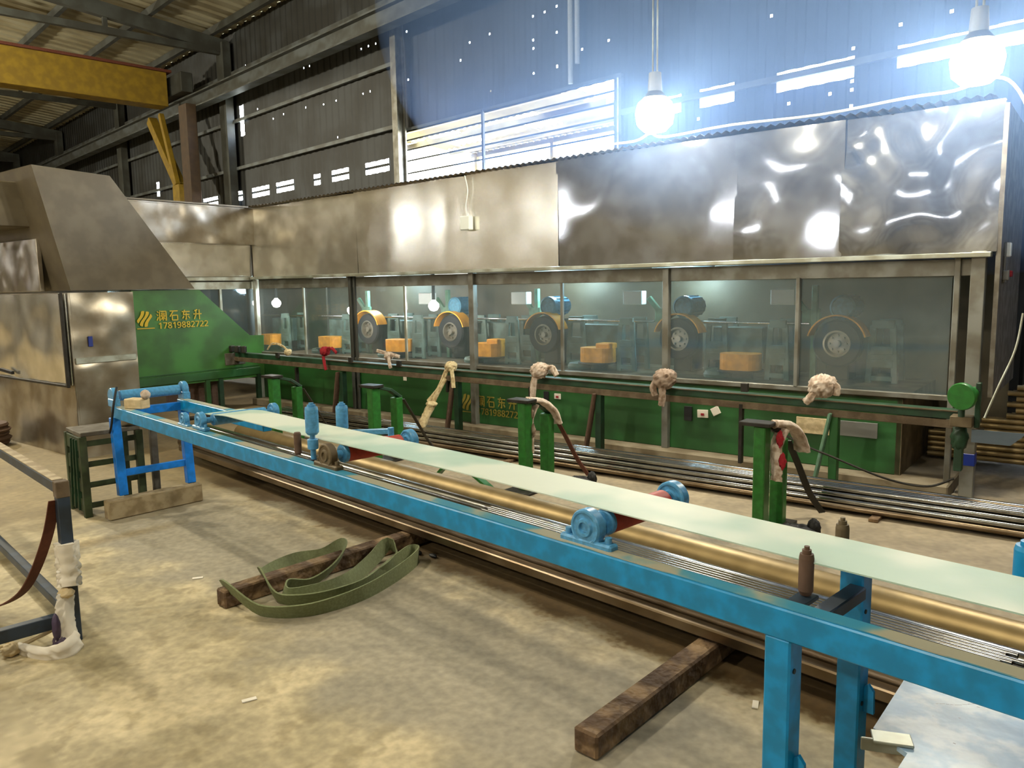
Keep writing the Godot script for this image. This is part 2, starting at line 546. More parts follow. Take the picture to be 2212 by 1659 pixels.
func unseen_high_bay(t: float, h: float, n: float, label: String, e: float) -> void:  # lamps out of view; placed for the light they give
	var o := thing("unseen_high_bay_lamp", label, "lamp", BT, t, h, n, "")
	off.erase(o)
	var st := mb()
	rev(st, Vector3.ZERO, Vector3.UP, [[0.0, 0.0], [0.1, 0.01], [0.15, 0.06], [0.12, 0.14], [0.0, 0.16]], 24)
	part(o, "bulb", st, m.bulb)
	st = mb()
	rev(st, Vector3(0, 0.1, 0), Vector3.UP, [[0.1, 0.05], [0.1, 0.2], [0.08, 0.35], [0.0, 0.36]], 24)
	part(o, "lamp_shade", st, m.plate_grey)
	st = mb()
	cyl(st, Vector3(0, 0.45, 0), Vector3(0, 8.9 - h, 0), 0.012, 8)
	part(o, "hanging_rod", st, m.dark_iron)
	omni(o, Vector3(0, 0.06, 0), Color(1.0, 0.965, 0.87), e, 0.12)

# ---------------------------------------------------------------- hall
func floor_color(t: float, n: float, N: Array) -> Color:
	var a: float = N[0].get_noise_2d(t, n)
	var b: float = N[1].get_noise_2d(t, n)
	var c: float = N[2].get_noise_2d(t, n)
	var d: float = N[3].get_noise_2d(t, n)
	var col := Color(0.62, 0.57, 0.44)
	col = col.lerp(Color(0.72, 0.66, 0.52), smoothstep(-0.3, 0.5, b + 0.5 * a))
	col = col.lerp(Color(0.48, 0.43, 0.31), 0.6 * smoothstep(0.05, 0.5, c - 0.3 * b))
	# smooth trowelled grey patch
	var g := smoothstep(0.25, -0.15, absf(n - 2.15 + 0.25 * a) - 0.55 + 0.35 * b) * smoothstep(-0.5, -1.4, t + 0.3 * a)
	col = col.lerp(Color(0.53, 0.50, 0.43), 0.8 * g)
	var lip := smoothstep(0.16, 0.0, absf(n - 2.52 + 0.16 * b)) * (0.5 + 0.5 * smoothstep(-0.2, 0.3, c))
	col = col.lerp(Color(0.72, 0.66, 0.53), 0.7 * lip)
	# brown stain with table shade painted in, along the pipe bundle
	var br := smoothstep(2.60, 2.72, n + 0.14 * b + 0.06 * d) * smoothstep(4.0, 3.6, n)
	col = col.lerp(Color(0.31, 0.235, 0.13), br * (0.82 + 0.18 * a))
	# greyer concrete between the two bundles and past them
	col = col.lerp(Color(0.56, 0.51, 0.42) * (1.0 + 0.15 * b), smoothstep(3.6, 4.0, n))
	# bands worn across the floor near the cabinet
	col = col.lerp(Color(0.45, 0.38, 0.24), 0.55 * smoothstep(0.12, 0.0, absf(t + 5.35 + 0.1 * a)) * smoothstep(2.2, 1.6, n))
	col = col.lerp(Color(0.5, 0.43, 0.29), 0.6 * smoothstep(-5.6, -6.6, t + 0.3 * b))
	var sp := 1.0 + 0.13 * d + 0.08 * c
	return Color(clampf(col.r * sp, 0, 1), clampf(col.g * sp, 0, 1), clampf(col.b * sp, 0, 1))

func floor_tex(t0: float, n0: float, t1: float, n1: float, w: int, h: int, N: Array) -> StandardMaterial3D:
	var out := PackedByteArray()
	out.resize(w * h * 3)
	var k := 0
	for y in h:
		var n := lerpf(n1, n0, (y + 0.5) / h)
		for x in w:
			var c := floor_color(lerpf(t0, t1, (x + 0.5) / w), n, N)
			out[k] = int(c.r * 255.0); out[k + 1] = int(c.g * 255.0); out[k + 2] = int(c.b * 255.0)
			k += 3
	var s := mat(Color.WHITE, 0.7)
	s.albedo_texture = ImageTexture.create_from_image(Image.create_from_data(w, h, false, Image.FORMAT_RGB8, out))
	s.texture_repeat = false
	return s

func floor_quad(st: SurfaceTool, a0: float, p0: float, a1: float, p1: float, t0: float, n0: float, t1: float, n1: float) -> void:
	var c := [V(a0, 0, p0), V(a1, 0, p0), V(a1, 0, p1), V(a0, 0, p1)]
	for i in [0, 2, 1, 0, 3, 2]:
		st.set_normal(Vector3.UP)
		st.set_uv(Vector2((c[i].x - t0) / (t1 - t0), (n1 + c[i].z) / (n1 - n0)))
		st.add_vertex(c[i])

func corr_wall(st: SurfaceTool, t0: float, t1: float, n: float, top: float, open: Array, holes: Array) -> void:
	var per := 0.24
	var segs := [[0.0, 0.035, 0.02, 0.02], [0.035, 0.07, 0.02, 0.02], [0.07, 0.105, 0.02, 0.02], [0.105, 0.13, 0.02, 0.0], [0.13, 0.215, 0.0, 0.0], [0.215, 0.24, 0.0, 0.02]]
	for k in int((t1 - t0) / per):
		for s in segs:
			var a: float = t0 + k * per + s[0]
			var b: float = t0 + k * per + s[1]
			var cuts := []
			for o in open:
				if (a + b) / 2 > o[0] and (a + b) / 2 < o[1]: cuts.append([o[2], o[3]])
			for o in holes:
				if o.x >= a and o.x < b: cuts.append([o.y - 0.016, o.y + 0.016])
			cuts.sort_custom(func(x, y): return x[0] < y[0])
			var h := 0.0
			cuts.append([top, top])
			var nn := Vector3(s[3] - s[2], 0, b - a).normalized()
			for c in cuts:
				if c[0] > h + 1e-4:
					for side in [0.0, 0.006]:
						quad(st, V(a, h, n - s[2] + side), V(b, h, n - s[3] + side), V(b, c[0], n - s[3] + side), V(a, c[0], n - s[2] + side), nn if side == 0.0 else -nn)
				h = maxf(h, c[1])

func hall() -> void:
	# floor: a fine patch in front, the rest round it
	var N := [noise(21, 0.35, 3), noise(22, 1.9, 5), noise(23, 4.2, 5), noise(24, 17.0, 4)]
	var fine := floor_tex(-5.6, 0.6, 0.0, 4.2, 1400, 900, N)
	var rest := floor_tex(-14.0, -4.0, 4.0, 9.0, 900, 650, N)
	var fl := thing("floor", "worn concrete floor with tan dust and a brown strip of stain and painted shade", "floor", BT, 0, 0, 0, "", "structure")
	var st := mb()
	floor_quad(st, -50, -12, 16, 0.6, -14, -4, 4, 9)
	floor_quad(st, -50, 4.2, 16, 9.0, -14, -4, 4, 9)
	floor_quad(st, -50, 0.6, -5.6, 4.2, -14, -4, 4, 9)
	floor_quad(st, 0.0, 0.6, 16, 4.2, -14, -4, 4, 9)
	part(fl, "floor_slab", st, rest)
	st = mb()
	floor_quad(st, -5.6, 0.6, 0.0, 4.2, -5.6, 0.6, 0.0, 4.2)
	part(fl, "floor_slab", st, fine)
	st = mb()
	box(st, V(-17, -0.15, -1.5), Vector3(66, 0.28, 21))
	part(fl, "floor_base", st, m.concrete)
	# long wall of ribbed sheet with its openings
	var open := [[-11.87, -6.86, 2.95, 4.38]]
	var strips := [[-24.2, -23.2], [-20.7, -19.8], [-19.2, -18.45], [-17.9, -17.05], [-16.67, -15.91], [-15.1, -14.75], [-14.37, -13.7], [-13.08, -12.3], [-6.1, -5.9], [-5.6, -5.12], [-4.56, -3.7], [-3.24, -1.9], [-1.6, 0.2], [1.5, 2.6]]
	for s in strips: open.append([s[0], s[1], 3.77, 3.99])
	var holes := []
	for q in [Vector2(-11.56, 6.09), Vector2(-9.88, 5.53), Vector2(-9.47, 5.55), Vector2(-8.61, 5.58), Vector2(-8.23, 5.58), Vector2(-7.94, 5.6), Vector2(-7.92, 5.24), Vector2(-8.48, 5.24), Vector2(-8.43, 5.12), Vector2(-8.1, 4.76), Vector2(-7.92, 4.77), Vector2(-8.5, 4.76), Vector2(-7.53, 4.9), Vector2(-7.1, 4.91), Vector2(-10.3, 5.3), Vector2(-9.49, 4.68), Vector2(-11.52, 5.27), Vector2(-15.19, 6.75), Vector2(-14.61, 6.75), Vector2(-14.55, 6.63), Vector2(-14.48, 6.74), Vector2(-17.81, 6.79), Vector2(-17.3, 6.74), Vector2(-16.26, 6.26), Vector2(-15.16, 6.2), Vector2(-15.01, 6.19),
			Vector2(-17.31, 5.73), Vector2(-16.77, 5.4), Vector2(-16.27, 5.42), Vector2(-15.13, 5.4), Vector2(-14.43, 5.34), Vector2(-13.94, 5.33), Vector2(-13.19, 5.29), Vector2(-12.78, 5.29), Vector2(-14.05, 4.62), Vector2(-13.13, 6.11), Vector2(-12.99, 6.11), Vector2(-12.85, 6.11), Vector2(-12.7, 6.1), Vector2(-4.58, 4.64), Vector2(-3.31, 4.2), Vector2(-2.82, 4.21), Vector2(-3.61, 4.07), Vector2(-3.6, 3.73), Vector2(-3.6, 3.64), Vector2(-3.6, 3.47), Vector2(-4.37, 3.62), Vector2(-3.99, 3.64), Vector2(-5.56, 3.64)]:
		# each nail hole sits on the crest of the nearest rib
		holes.append(Vector2(-46.0 + roundf((q.x + 46.0 - 0.05) / 0.24) * 0.24 + 0.05, q.y))
	open.append([-18.3, -18.08, 5.25, 5.95])
	open.append([-21.6, -21.45, 4.0, 4.5])
	open.append([-23.9, -23.7, 4.35, 4.75])
	st = mb()
	corr_wall(st, -46.0, 14.0, 8.8, 7.75, open, holes)
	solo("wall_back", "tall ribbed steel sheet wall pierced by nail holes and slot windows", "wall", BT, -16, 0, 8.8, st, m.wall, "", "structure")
	# frame round the long opening, grille bars in it, girts behind the slots
	var wn := thing("window_1", "long unglazed window opening with thin horizontal steel bars", "window", BT, -9.4, 2.95, 8.75, "", "structure")
	st = mb()
	for h in [4.4, 4.4]: bar(st, V(-11.9, h, 8.74), V(-6.8, h, 8.74), 0.05, 0.05)
	for a in [-11.88, -6.9, -6.82]: bar(st, V(a, 2.9, 8.74), V(a, 4.42, 8.74), 0.05, 0.05)
	part(wn, "window_frame", st, m.beam_grey)
	for h in [4.22, 4.05, 3.86, 3.64, 3.4, 3.15]:
		st = mb()
		bar(st, V(-11.9, h, 8.76), V(-6.8, h, 8.76), 0.025, 0.025)
		part(wn, "window_bar", st, m.steel_dark)
	st = mb()
	bar(st, V(-9.6, 2.95, 8.72), V(-9.6, 4.4, 8.72), 0.04, 0.04)
	part(wn, "mullion", st, m.steel_dark)
	var gi := thing("trim_1", "thin horizontal steel girts screwed along the ribbed wall", "trim", BT, -16, 4, 8.7, "", "structure")
	for g in [[-12.0, -46.0, 4.5], [-12.0, -46.0, 5.6], [14.0, -6.8, 3.9], [14.0, -46.0, 6.7], [14.0, -46.0, 2.4]]:
		st = mb()
		bar(st, V(g[0], g[2], 8.71), V(g[1], g[2], 8.71), 0.06, 0.07)
		part(gi, "girt", st, m.beam_grey)
	st = mb()
	bar(st, V(-12.2, 3.9, 8.85), V(-22.0, 3.9, 8.85), 0.02, 0.05)
	part(gi, "girt", st, m.steel_dark)
	# other walls
	for w in [["wall_left", -46.0, -1.5, 0.2, 21.0, "far end wall of the long hall"], ["wall_right", 14.0, -1.5, 0.2, 21.0, "end wall of the hall past the roller table"]]:
		st = mb()
		box(st, V(w[1], 4.8, w[2]), Vector3(w[3], 9.6, w[4]))
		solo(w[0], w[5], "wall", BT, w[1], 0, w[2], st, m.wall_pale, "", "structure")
	var slots := []  # unseen windows, placed for bright lines mirrored in the steel sheets
	for k in 8: slots.append([-40.0 + k * 6.4, -37.6 + k * 6.4, 3.8, 3.94])
	st = mb()
	corr_wall(st, -46.0, 14.0, -11.5, 9.75, slots, [])
	solo("wall_front", "unseen pale ribbed wall with slot windows placed to streak the steel sheets", "wall", BT, -17, 0, -11.5, st, m.wall_pale, "", "structure")
	# roof: ribs run across, so every sheet is one fold strip
	st = mb()
	var rise := 0.1
	var hn := func(n: float) -> float: return 7.7 + (8.9 - n) * rise
	for k in 150:
		var a := -46.0 + k * 0.4
		for s in [[0.0, 0.16, 0.0, 0.0], [0.16, 0.2, 0.0, 0.045], [0.2, 0.36, 0.045, 0.045], [0.36, 0.4, 0.045, 0.0]]:
			var nn := Vector3(s[3] - s[2], -(s[1] - s[0]), 0).normalized()
			for side in [0.0, 0.012]:
				quad(st, V(a + s[0], hn.call(8.95) + s[2] + side, 8.95), V(a + s[1], hn.call(8.95) + s[3] + side, 8.95), V(a + s[1], hn.call(-11.6) + s[3] + side, -11.6), V(a + s[0], hn.call(-11.6) + s[2] + side, -11.6), nn if side == 0.0 else -nn)
	solo("ceiling", "sloping ribbed metal roof sheets over the hall", "ceiling", BT, -16, 7.7, 0, st, m.roof, "", "structure")
	var tr := thing("trim_2", "dark steel rafters and purlins under the roof sheets", "trim", BT, -16, 7.5, 2, "", "structure")
	for n in [8.4, 7.0, 5.6, 4.2, 2.8, 1.4, 0.0, -1.4]:
		st = mb()
		bar(st, V(-45.9, hn.call(n) - 0.09, n), V(13.9, hn.call(n) - 0.09, n), 0.1, 0.16)
		part(tr, "purlin", st, m.steel_dark)
	for a in [-39.0, -32.6, -26.0, -18.6, -11.7, -4.0, 3.0]:
		st = mb()
		bar(st, V(a, hn.call(8.7) - 0.4, 8.7), V(a, hn.call(-11.0) - 0.4, -11.0), 0.16, 0.3)
		part(tr, "rafter", st, m.steel_dark)
		st = mb()
		bar(st, V(a, 7.2, 8.6), V(a, 7.0, -11.0), 0.12, 0.14)
		for n in [6.0, 3.2, 0.4, -2.4, -5.0]: bar(st, V(a, 7.1, n), V(a, hn.call(n) - 0.5, n), 0.09, 0.09, 0.0, Vector3.RIGHT)
		part(tr, "tie_beam", st, m.steel_dark)
	for a in [-39.0, -32.6, -26.0, -18.6, -11.69]:
		st = mb()
		var light: bool = a > -12.0
		var w := 0.16 if light else 0.36
		box(st, V(a, 3.7, 8.52), Vector3(w, 7.4, 0.03), Basis(), 0.0)
		box(st, V(a, 3.7, 8.68), Vector3(w, 7.4, 0.03), Basis(), 0.0)
		box(st, V(a, 3.7, 8.6), Vector3(0.03 if light else w * 0.98, 7.4, 0.16), Basis(), 0.0)
		solo("trim_column", "steel wall column of flanged section standing against the ribbed wall", "column", BT, a, 0, 8.6, st, m.frame if light else m.steel_dark, "steel columns along the ribbed wall", "structure")
	st = mb()
	for a in [-7.66, -7.53]: cyl(st, V(a, 4.43 + (0.25 if a > -7.6 else 0.0), 8.66), V(a, 7.6, 8.66), 0.035, 10)
	solo("conduit", "pair of pale vertical pipes fixed high on the ribbed wall", "pipe", BT, -7.6, 4.43, 8.66, st, m.white)
	# crane runway, girder and its bracket
	var rw := thing("crane_runway", "long grey crane runway beam with a red rail along the wall", "beam", BT, -16, 5.9, 8.2)
	st = mb()
	var ra := V(-44, 6.2, 8.2)
	var rb := V(14, 6.2, 8.2)
	bar(st, ra + Vector3(0, -0.2, 0), rb + Vector3(0, -0.2, 0), 0.24, 0.03)
	bar(st, ra + Vector3(0, 0.1, 0), rb + Vector3(0, 0.1, 0), 0.24, 0.03)
	bar(st, ra + Vector3(0, -0.05, 0), rb + Vector3(0, -0.05, 0), 0.03, 0.3)
	part(rw, "beam", st, m.beam_grey)
	st = mb()
	bar(st, ra + Vector3(0, 0.14, 0), rb + Vector3(0, 0.14, 0), 0.06, 0.05)
	part(rw, "crane_rail", st, m.strap, "dull red rail on the grey beam")
	var cr := thing("crane_girder", "yellow overhead crane girder with a darker top edge spanning the hall", "crane", BT, -20.3, 6.1, 8.0)
	st = mb()
	box(st, V(-20.3, 6.5, -1.05), Vector3(0.5, 0.8, 17.7), Basis(), 0.01)
	part(cr, "girder", st, m.crane)
	st = mb()
	box(st, V(-20.3, 6.93, -1.05), Vector3(0.62, 0.06, 17.9))
	part(cr, "top_flange", st, m.strap, "rusty red flange on the yellow girder")
	st = mb()
	box(st, V(-20.3, 6.62, 8.06), Vector3(1.6, 0.46, 0.3), Basis(), 0.02)
	part(cr, "end_carriage", st, m.steel_dark)
	st = mb()
	box(st, V(-20.04, 6.5, 4.1), Vector3(0.02, 0.3, 0.3))
	part(cr, "warning_plate", st, m.red)
	var lg := thing("jib_post", "yellow steel post with a slanting brace under the crane girder end", "post", BT, -19.6, 0, 7.9)
	st = mb()
	box(st, V(-19.85, 2.1, 7.9), Vector3(0.4, 4.2, 0.3), Basis(), 0.01)
	part(lg, "post", st, m.crane)
	st = mb()
	bar(st, V(-19.95, 4.2, 7.9), V(-21.5, 6.0, 7.9), 0.22, 0.22, 0.01)
	bar(st, V(-19.85, 4.2, 7.8), V(-20.6, 6.0, 7.8), 0.12, 0.12, 0.01)
	part(lg, "brace", st, m.crane)
	st = mb()
	box(st, V(-19.2, 3.0, 7.9), Vector3(0.45, 6.0, 0.25), Basis(), 0.01)
	part(lg, "stanchion", st, m.umber)
	# yard outside: ground and the open shed roof seen through the window
	st = mb()
	box(st, V(-14, -0.1, 30), Vector3(90, 0.2, 42))
	solo("ground", "pale concrete yard outside the long window", "ground", BT, -14, 0, 30, st, m.outdoor, "", "structure")
	st = mb()
	for k in 30:
		var a := -15.2 + k * 0.2
		for s in [[0.0, 0.1, 0.0, 0.05], [0.1, 0.2, 0.05, 0.0]]:
			var nn := Vector3(s[3] - s[2], -0.1, 0).normalized()
			for q in [[9.4, 11.2], [11.6, 12.6], [12.8, 13.5]]:
				var gap: bool = (k % 26) in [3, 4, 5, 6, 7, 16, 17, 18, 19]
				if q[0] < 11.0 or not gap or q[0] > 12.7:
					quad(st, V(a + s[0], 5.0 + s[2], q[0]), V(a + s[1], 5.0 + s[3], q[0]), V(a + s[1], 4.9 + s[3], q[1]), V(a + s[0], 4.9 + s[2], q[1]), nn)
			if (k % 26) > 1 and (k % 26) < 22: pass
			else: quad(st, V(a + s[0], 4.9 + s[2], 11.2), V(a + s[1], 4.9 + s[3], 11.2), V(a + s[1], 4.98 + s[3], 11.6), V(a + s[0], 4.98 + s[2], 11.6), nn)
	var sh := thing("trim_shed", "pale corrugated shed roof outside the long window", "roof", BT, -8, 0, 12, "", "structure")
	part(sh, "roof_sheet", st, m.shed)
	for a in [-15.0, -12.4, -9.6]:
		st = mb()
		bar(st, V(a, 0, 13.4), V(a, 4.9, 13.4), 0.1, 0.1)
		part(sh, "shed_post", st, m.crane)
	for n in [10.2, 11.4, 12.7, 13.4]:
		st = mb()
		bar(st, V(-15.2, 4.85, n), V(-9.2, 4.85, n), 0.08, 0.1)
		part(sh, "shed_purlin", st, m.shed)

# ---------------------------------------------------------------- polishing machine
const PF := 6.4     # glazed front
const PB := 7.72    # back

func machine() -> void:
	var o := thing("polishing_machine", "long green pipe polishing machine boxed in with glass and dented steel sheet", "machine", BM, -5.1, 0, PF)
	var st := mb()
	box(st, V(-5.35, 0.4, PF + 0.03), Vector3(8.2, 0.6, 0.04), Basis(), 0.006)
	var bed := part(o, "bed_front", st, m.green)
	st = mb()
	box(st, V(-5.35, 0.69, 7.06), Vector3(8.2, 0.03, 1.3))
	box(st, V(-5.35, 0.4, PB - 0.02), Vector3(8.2, 0.6, 0.04))
	box(st, V(-1.27, 0.4, 7.06), Vector3(0.04, 0.6, 1.3))
	part(o, "bed_top", st, m.dusty_iron)
	st = mb()
	box(st, V(-5.2, 0.05, 7.0), Vector3(8.6, 0.1, 1.5), Basis(), 0.01)
	part(o, "plinth", st, m.concrete)
	# papers and plates fixed on the bed
	for s in [[-4.42, 0.48, 0.075, 0.055, "paper", 0.0], [-2.86, 0.44, 0.1, 0.07, "paper", 0.05], [-2.74, 0.475, 0.075, 0.07, "paper", 0.5], [-1.9, 0.425, 0.28, 0.13, "cream", 0.0], [-1.56, 0.43, 0.28, 0.12, "plate_grey", 0.0], [-3.0, 0.43, 0.075, 0.13, "black", 0.0], [-4.56, 0.47, 0.06, 0.1, "black", 0.0], [-8.15, 0.6, 0.08, 0.07, "paper", 0.15], [-6.6, 0.55, 0.05, 0.09, "paper", 0.0]]:
		st = mb()
		box(st, V(s[0], s[1], PF), Vector3(s[2], s[3], 0.012), Basis(Vector3(0, 0, 1), s[5]), 0.002)
		part(bed, {"paper": "paper_notice", "cream": "notice_board", "plate_grey": "rating_plate", "black": "switch_plate"}[s[4]], st, m[s[4]])
	for s in [[-4.42, 0.475], [-2.86, 0.435]]:
		st = mb()
		box(st, V(s[0], s[1], PF - 0.008), Vector3(0.03, 0.02, 0.004))
		part(bed, "red_stamp", st, m.red)
	sign_text(bed, V(-5.76, 0.415, PF + 0.006), Vector3(1, 0, 0), 0.2, m.paint_faded)
	# posts: the full-height ones reach the floor
	for a in [[-9.45, 0.06, "frame_light", 1.74], [-7.47, 0.05, "steel_dark", 1.74], [-7.4, 0.03, "steel_dark", 1.74], [-5.5, 0.07, "frame", 1.76], [-3.21, 0.06, "frame", 1.72], [-0.8, 0.09, "frame", 1.78], [-0.93, 0.04, "frame", 1.74]]:
		st = mb()
		var low := 0.0 if a[0] in [-5.5, -0.8, -0.93, -7.4] else 0.1
		bar(st, V(a[0], low, PF - 0.02), V(a[0], a[3], PF - 0.02), a[1], a[1], 0.004)
		part(o, "post", st, m[a[2]])
	st = mb()
	bar(st, V(-0.8, 0.25, PF - 0.02), V(-0.8, 0.34, PF - 0.02), 0.096, 0.096, 0.004)
	part(o, "blue_tape", st, m.tape)
	# rails of the glazed band
	st = mb()
	box(st, V(-5.1, 1.755, PF - 0.04), Vector3(8.75, 0.035, 0.1), Basis(), 0.004)
	part(o, "ledge", st, m.frame_light)
	st = mb()
	box(st, V(-5.1, 1.67, PF), Vector3(8.6, 0.12, 0.02), Basis(), 0.003)
	part(o, "header_plate", st, m.frame)
	st = mb()
	box(st, V(-5.1, 0.725, PF), Vector3(8.7, 0.04, 0.05), Basis(), 0.004)
	part(o, "sill_rail", st, m.frame)
	# glass panes between sash bars
	var cuts := [-9.42, -8.42, -7.5, -6.55, -5.53, -4.35, -3.24, -2.05, -0.95]
	for k in cuts.size() - 1:
		st = mb()
		box(st, V((cuts[k] + cuts[k + 1]) / 2, 1.18, PF + 0.01), Vector3(cuts[k + 1] - cuts[k] - 0.03, 0.88, 0.006))
		part(o, "pane", st, m.pane)
	for a in [[-8.42, 0.025, "frame_light"], [-6.55, 0.025, "frame_light"], [-4.35, 0.03, "frame"], [-2.05, 0.06, "frame"]]:
		st = mb()
		bar(st, V(a[0], 0.74, PF - 0.005), V(a[0], 1.62, PF - 0.005), a[1], 0.03, 0.003, Vector3.RIGHT)
		part(o, "sash_bar", st, m[a[2]])
	# upper sheets, each dented its own way
	var sx := [[-9.5, -8.6, "sheet", 0.012, 1.2], [-8.6, -7.35, "sheet", 0.016, 1.0], [-7.35, -5.55, "sheet", 0.02, 0.8], [-5.55, -4.4, "sheet", 0.01, 0.8], [-4.4, -2.6, "mirror", 0.012, 0.8], [-2.6, -1.75, "mirror", 0.018, 0.95], [-1.75, -0.72, "mirror", 0.034, 1.15]]
	for k in sx.size():
		var a: Array = sx[k]
		st = mb()
		var tops := 2.70 + 0.1 * clampf((a[1] + 9.0) / 6.0, 0.0, 1.0)
		sheet(st, V(a[0], 1.775, PF - 0.01 - 0.004 * (k % 2)), Vector3(a[1] - a[0] + 0.02, 0, 0), Vector3(0, tops - 1.775, 0), 44, 26, a[3], a[4], 40 + k, 0.008, 0.22 if k < 4 else 1.0)
		part(o, "steel_sheet", st, m[a[2]])
	# roof of the box: wavy sheet whose edge shows
	st = mb()
	for k in 116:
		var a := -9.45 + k * 0.075
		for s in [[0.0, 0.0375, 0.0, 0.02], [0.0375, 0.075, 0.02, 0.0]]:
			var h0 := 2.71 + 0.1 * clampf((a + 9.0) / 6.0, 0.0, 1.0)
			for side in [0.0, 0.006]:
				quad(st, V(a + s[0], h0 + s[2] + side, PF - 0.07), V(a + s[1], h0 + s[3] + side, PF - 0.07), V(a + s[1], h0 + s[3] + side, PB + 0.05), V(a + s[0], h0 + s[2] + side, PB + 0.05), Vector3(s[2] - s[3], 0.0375, 0).normalized())
	part(o, "roof_sheet", st, m.galv)
	st = mb()
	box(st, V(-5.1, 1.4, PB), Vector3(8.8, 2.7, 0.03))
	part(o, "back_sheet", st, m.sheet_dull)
	st = mb()
	box(st, V(-0.69, 1.76, 7.06), Vector3(0.03, 2.02, 1.34))
	part(o, "end_sheet", st, m.post_grey)
	st = mb()
	box(st, V(-5.1, 1.79, 7.06), Vector3(8.7, 0.02, 1.28))
	part(o, "added_soffit", st, m.frame)  # added ceiling sheet, unseen, keeps stray light out of the glazed band
	# white controller box hung on the sheets, ragged wire along the top edge
	st = mb()
	box(st, V(-5.52, 2.26, PF - 0.07), Vector3(0.14, 0.15, 0.07), Basis(), 0.01)
	solo("sensor_box", "small white box hanging on the dented steel sheet seam", "box", BM, -5.52, 2.18, PF - 0.07, st, m.white)
	st = mb()
	sweep(st, curve([V(-5.5, 2.34, PF - 0.08), V(-5.53, 2.45, PF - 0.06), V(-5.5, 2.6, PF - 0.06), V(-5.52, 2.75, PF - 0.08)], 4), 0.006, 6)
	solo("wire", "thin wire running up the sheet from the small white box", "wire", BM, -5.5, 2.34, PF - 0.07, st, m.white)
	st = mb()
	sweep(st, curve([V(-3.9, 2.86, PF - 0.09), V(-3.5, 2.85, PF - 0.09), V(-3.35, 2.9, PF - 0.08), V(-3.2, 2.85, PF - 0.09), V(-2.6, 2.87, PF - 0.09), V(-1.9, 2.85, PF - 0.09), V(-1.3, 2.88, PF - 0.09), V(-1.0, 2.88, PF - 0.1), V(-0.76, 2.93, PF - 0.1), V(-0.62, 2.82, PF - 0.1), V(-0.5, 2.5, PF - 0.1), V(-0.45, 2.2, PF - 0.1)], 4), 0.011, 6)
	solo("cable", "white cable sagging along the top edge of the machine sheets", "cable", BM, -2, 2.8, PF - 0.09, st, m.white)
	# end section across the line: glazed below, sheet and duct above
	var e := thing("end_enclosure", "glazed steel end enclosure behind the green hood with a cross duct", "enclosure", BM, -9.6, 0.95, 5.6)
	var eb := Basis(Vector3(0, 0, -1), Vector3.UP, Vector3(1, 0, 0))
	st = mb()
	sheet(st, V(-9.53, 1.78, 4.4), Vector3(0, 0, -2.0), Vector3(0, 0.45, 0), 40, 14, 0.02, 1.0, 61)
	part(e, "steel_sheet", st, m.sheet)
	st = mb()
	sheet(st, V(-9.44, 2.22, 4.5), Vector3(0, 0, -2.3), Vector3(0, 0.46, 0), 40, 14, 0.012, 1.0, 62)
	box(st, V(-10.0, 2.215, 5.65), Vector3(1.1, 0.012, 2.28))
	box(st, V(-10.0, 2.69, 5.65), Vector3(1.1, 0.012, 2.28))
	box(st, V(-10.0, 2.45, 6.8), Vector3(1.1, 0.46, 0.012))
	part(e, "cross_duct", st, m.galv)
	st = mb()
	box(st, V(-9.52, 1.75, 5.4), Vector3(0.06, 0.05, 2.0), Basis(), 0.004)
	box(st, V(-9.53, 1.66, 5.4), Vector3(0.03, 0.1, 2.0), Basis(), 0.004)
	part(e, "header_plate", st, m.frame_light)
	for q in [[4.4, 5.13], [5.13, 5.88], [5.88, 6.4]]:
		st = mb()
		box(st, V(-9.54, 1.2, (q[0] + q[1]) / 2), Vector3(0.006, 0.86, q[1] - q[0] - 0.02))
		part(e, "pane", st, m.pane)
	for q in [5.13, 5.88]:
		st = mb()
		bar(st, V(-9.53, 0.75, q), V(-9.53, 1.62, q), 0.03, 0.03)
		part(e, "sash_bar", st, m.frame_light)
	st = mb()
	box(st, V(-11.2, 1.4, 7.72), Vector3(3.2, 2.6, 0.03))
	box(st, V(-12.8, 1.4, 6.0), Vector3(0.03, 2.6, 3.4))
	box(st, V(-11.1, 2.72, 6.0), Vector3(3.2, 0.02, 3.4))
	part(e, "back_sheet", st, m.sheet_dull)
	# fluorescent battens and work bulbs inside
	for a in [-9.0, -7.9, -6.6, -5.0, -3.5]:
		var t := thing("tube_lamp", "fluorescent tube lamp under the ceiling sheet inside the glazed machine", "lamp", BM, a, 1.7, 7.3, "tube lamps inside the machine")
		off.erase(t)
		st = mb()
		cyl(st, Vector3(-0.3, 0, 0), Vector3(0.3, 0, 0), 0.014, 10)
		part(t, "tube", st, m.tube)
		st = mb()
		box(st, Vector3(0, 0.045, 0), Vector3(0.66, 0.03, 0.06), Basis(), 0.004)
		part(t, "batten", st, m.white)
		if a in [-7.9, -5.0, -3.5]: omni(t, Vector3(0, -0.06, 0.0), Color(0.75, 0.92, 1.0), 1.3, 0.1)
	for b in [[-9.31, 1.41, "round work bulb glowing behind the glass at the hood end"], [-7.72, 1.32, "round work bulb glowing behind the dark double post"], [-6.29, 1.38, "round work bulb glowing above the third yellow drum"]]:
		var t := thing("work_bulb", b[2], "lamp", BM, b[0], b[1], 6.6)
		off.erase(t)
		st = mb()
		rev(st, Vector3(0, -0.065, 0), Vector3.UP, [[0.0, 0.0], [0.04, 0.012], [0.062, 0.05], [0.06, 0.085], [0.03, 0.115], [0.02, 0.13]], 20)
		part(t, "bulb", st, m.bulb)
		st = mb()
		cyl(st, Vector3(0, 0.06, 0), Vector3(0, 0.4, 0), 0.02, 10)
		part(t, "lamp_holder", st, m.black)
		omni(t, Vector3(0, 0, 0), Color(1, 0.98, 0.95), 0.7, 0.05)

